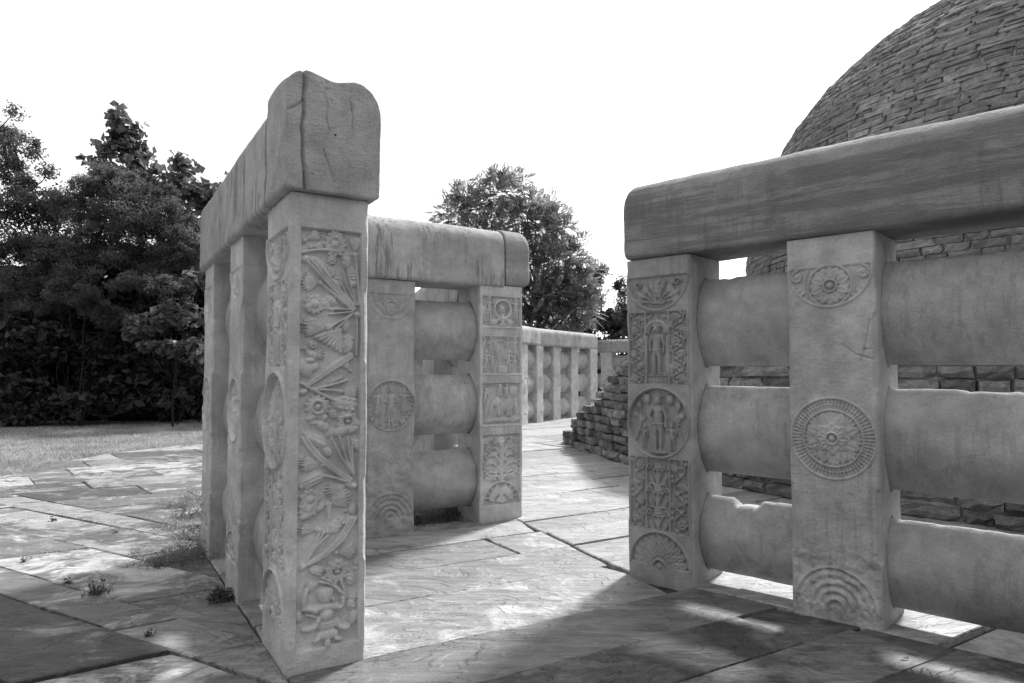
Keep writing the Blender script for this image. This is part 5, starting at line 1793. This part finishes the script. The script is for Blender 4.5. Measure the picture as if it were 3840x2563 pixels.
P = np.stack([nr.uniform(-4, 8, n), nr.uniform(30.5, 33, n), nr.random(n) * 3.0], -1)
W.add(leaf_mesh(P, nr.normal(size=(n, 3)), nr.uniform(.2, .4, n), .7))
o = W.build('hedge', M_LEAF_DARK, None); tag(o, 'dark low hedge behind the far railing', 'hedge', kind='stuff')

# lawn grass
def blades(P, h, w, mat, name, lean=.45):
    n = len(P)
    a = nr.uniform(0, 2 * math.pi, n)
    d = np.stack([np.cos(a), np.sin(a), np.zeros(n)], -1)
    l = nr.normal(size=(n, 3)) * lean; l[:, 2] = 1; l /= np.linalg.norm(l, axis=1, keepdims=True)
    h = h * nr.uniform(.5, 1.3, n)
    V = np.empty((n, 3, 3))
    V[:, 0] = P - d * w; V[:, 1] = P + d * w; V[:, 2] = P + l * h[:, None]
    return V.reshape(-1, 3), np.arange(n * 3).reshape(-1, 3)
n = 90000
yy = 8.5 + 13.5 * nr.random(n) ** .9
edge = np.interp(yy, [4, 9.2, 12.4, 14.7, 17.2, 21, 24.5], [-8.2, -7.3, -7.35, -6.3, -4.4, -1.0, 1.5])
xx = edge + .10 + .16 * nr.normal(size=n) - 9.5 * nr.random(n) ** 1.15
P = np.stack([xx, yy, np.full(n, -.07)], -1)
keepm = (np.abs((xx / yy)) < .86)
P = P[keepm]
dens = vnoise(P * 1.3, 4)
hh = .075 * (1 + .5 * dens)
V, F = blades(P, hh, .007, M_GRASS, 'grass')
o = link('grass', mesh_np('grass', V, F, False), M_GRASS); tag(o, 'sunlit rough grass of the lawn beside the paving', 'grass', kind='stuff')

def tuft(label, pts, n, spread, h, mat, leafy=0.0, name='weed_tuft', group='weeds in the paving joints'):
    W = Acc()
    for (x, y) in pts:
        m = n // len(pts)
        P = np.stack([x + nr.normal(size=m) * spread, y + nr.normal(size=m) * spread, np.full(m, -.01)], -1)
        W.add(blades(P, h, .004, mat, name, .7))
    A = W
    if leafy:
        m = int(n * leafy)
        pp = np.array(pts)[nr.integers(0, len(pts), m)]
        P = np.stack([pp[:, 0] + nr.normal(size=m) * spread, pp[:, 1] + nr.normal(size=m) * spread, nr.random(m) ** 1.5 * h * .9 + .005], -1)
        V, F = leaf_mesh(P, nr.normal(size=(m, 3)) * .6 + np.array([0, 0, 1]), nr.uniform(.015, .035, m), .6)
        F3 = np.concatenate([F[:, [0, 1, 2]], F[:, [0, 2, 3]]])
        A.add((V, F3))
    o = A.build(name, mat, None)
    tag(o, label, 'weeds', group)
    return o
g1 = [gp(x, y) for x, y in ((740, 1880), (720, 1940), (735, 2010), (745, 2070), (700, 1900), (725, 2100))]
tuft('straggling weeds along the foot of the left railing', g1, 900, .10, .14, M_WEED, .9)
g2 = [gp(x, y) for x, y in ((640, 1985), (670, 1900), (690, 2060), (630, 2110), (600, 2115))]
tuft('low leafy weeds spreading on the paving left of the railing', g2, 420, .09, .05, M_WEED, 1.8)
tuft('small grass tuft alone in a paving joint, lower left', [gp(365, 2225)], 110, .035, .10, M_WEEDDARK, .4)
tuft('tiny grass tuft in the joint above the lone tuft', [gp(510, 2080)], 60, .03, .08, M_WEED, .2)
tuft('dark creeping weed at the corner of the second left pillar', [gp(x, y) for x, y in ((830, 2250),)], 260, .036, .07, M_WEEDDARK, 1.5)
tuft('pale dry grass wisps beside the lone tuft', [gp(375, 2268)], 40, .035, .04, M_DRY)
for (x, y, lab) in ((90, 2108, 'speck of grass in the joint at the far left edge'), (255, 2188, 'speck of grass in the joint left of the lone tuft'), (590, 2128, 'speck of grass in the joint right of the lone tuft'), (430, 2002, 'speck of grass in the bright slab joint, middle left'), (200, 1952, 'speck of grass in the upper slab joint at the left'), (560, 2385, 'speck of grass in the joint before the dark triangular slab')):
    tuft(lab, [gp(x, y)], 26, .014, .045, M_WEEDDARK, .6)
tuft('dry weeds under the bottom crossbar of the middle railing', [gp(x, y) for x, y in ((1570, 1960), (1620, 1945), (1670, 1935), (1720, 1925))], 900, .12, .16, M_WEEDDARK, .3)

# a few fallen leaves
def fallen(px, py, s, rot, label):
    x, y = gp(px, py)
    V = []
    for i in range(9):
        t = i / 8
        w = .30 * math.sin(math.pi * t ** .8) * s
        z = .006 + .016 * s * 10 * (t - .5) ** 2
        V += [(s * (t - .5), -w * .5, z + .01 * (t)), (s * (t - .5), 0, z), (s * (t - .5), w * .5, z + .012 * t)]
    F = []
    for i in range(8):
        for k in (0, 1): F.append((i * 3 + k, i * 3 + k + 1, i * 3 + k + 4, i * 3 + k + 3))
    me = bpy.data.meshes.new('fallen_leaf'); me.from_pydata(V, [], F); me.update()
    o = link('fallen_leaf', me, M_DRY)
    o.location = (x, y, .004); o.rotation_euler = (0, 0, rot)
    tag(o, label, 'leaf', 'fallen leaves on the paving')
fallen(3390, 2480, .055, .1, 'dry fallen leaf on the dark slab at the lower right')
fallen(1820, 2020, .04, .8, 'pale fallen scrap on the lit paving before the wheel pillar')
fallen(1405, 2090, .03, 1.8, 'tiny pale scrap in the shade beside the lotus creeper pillar')
fallen(2660, 2160, .09, -.9, 'leaf caught at the foot of the goddess pillar')
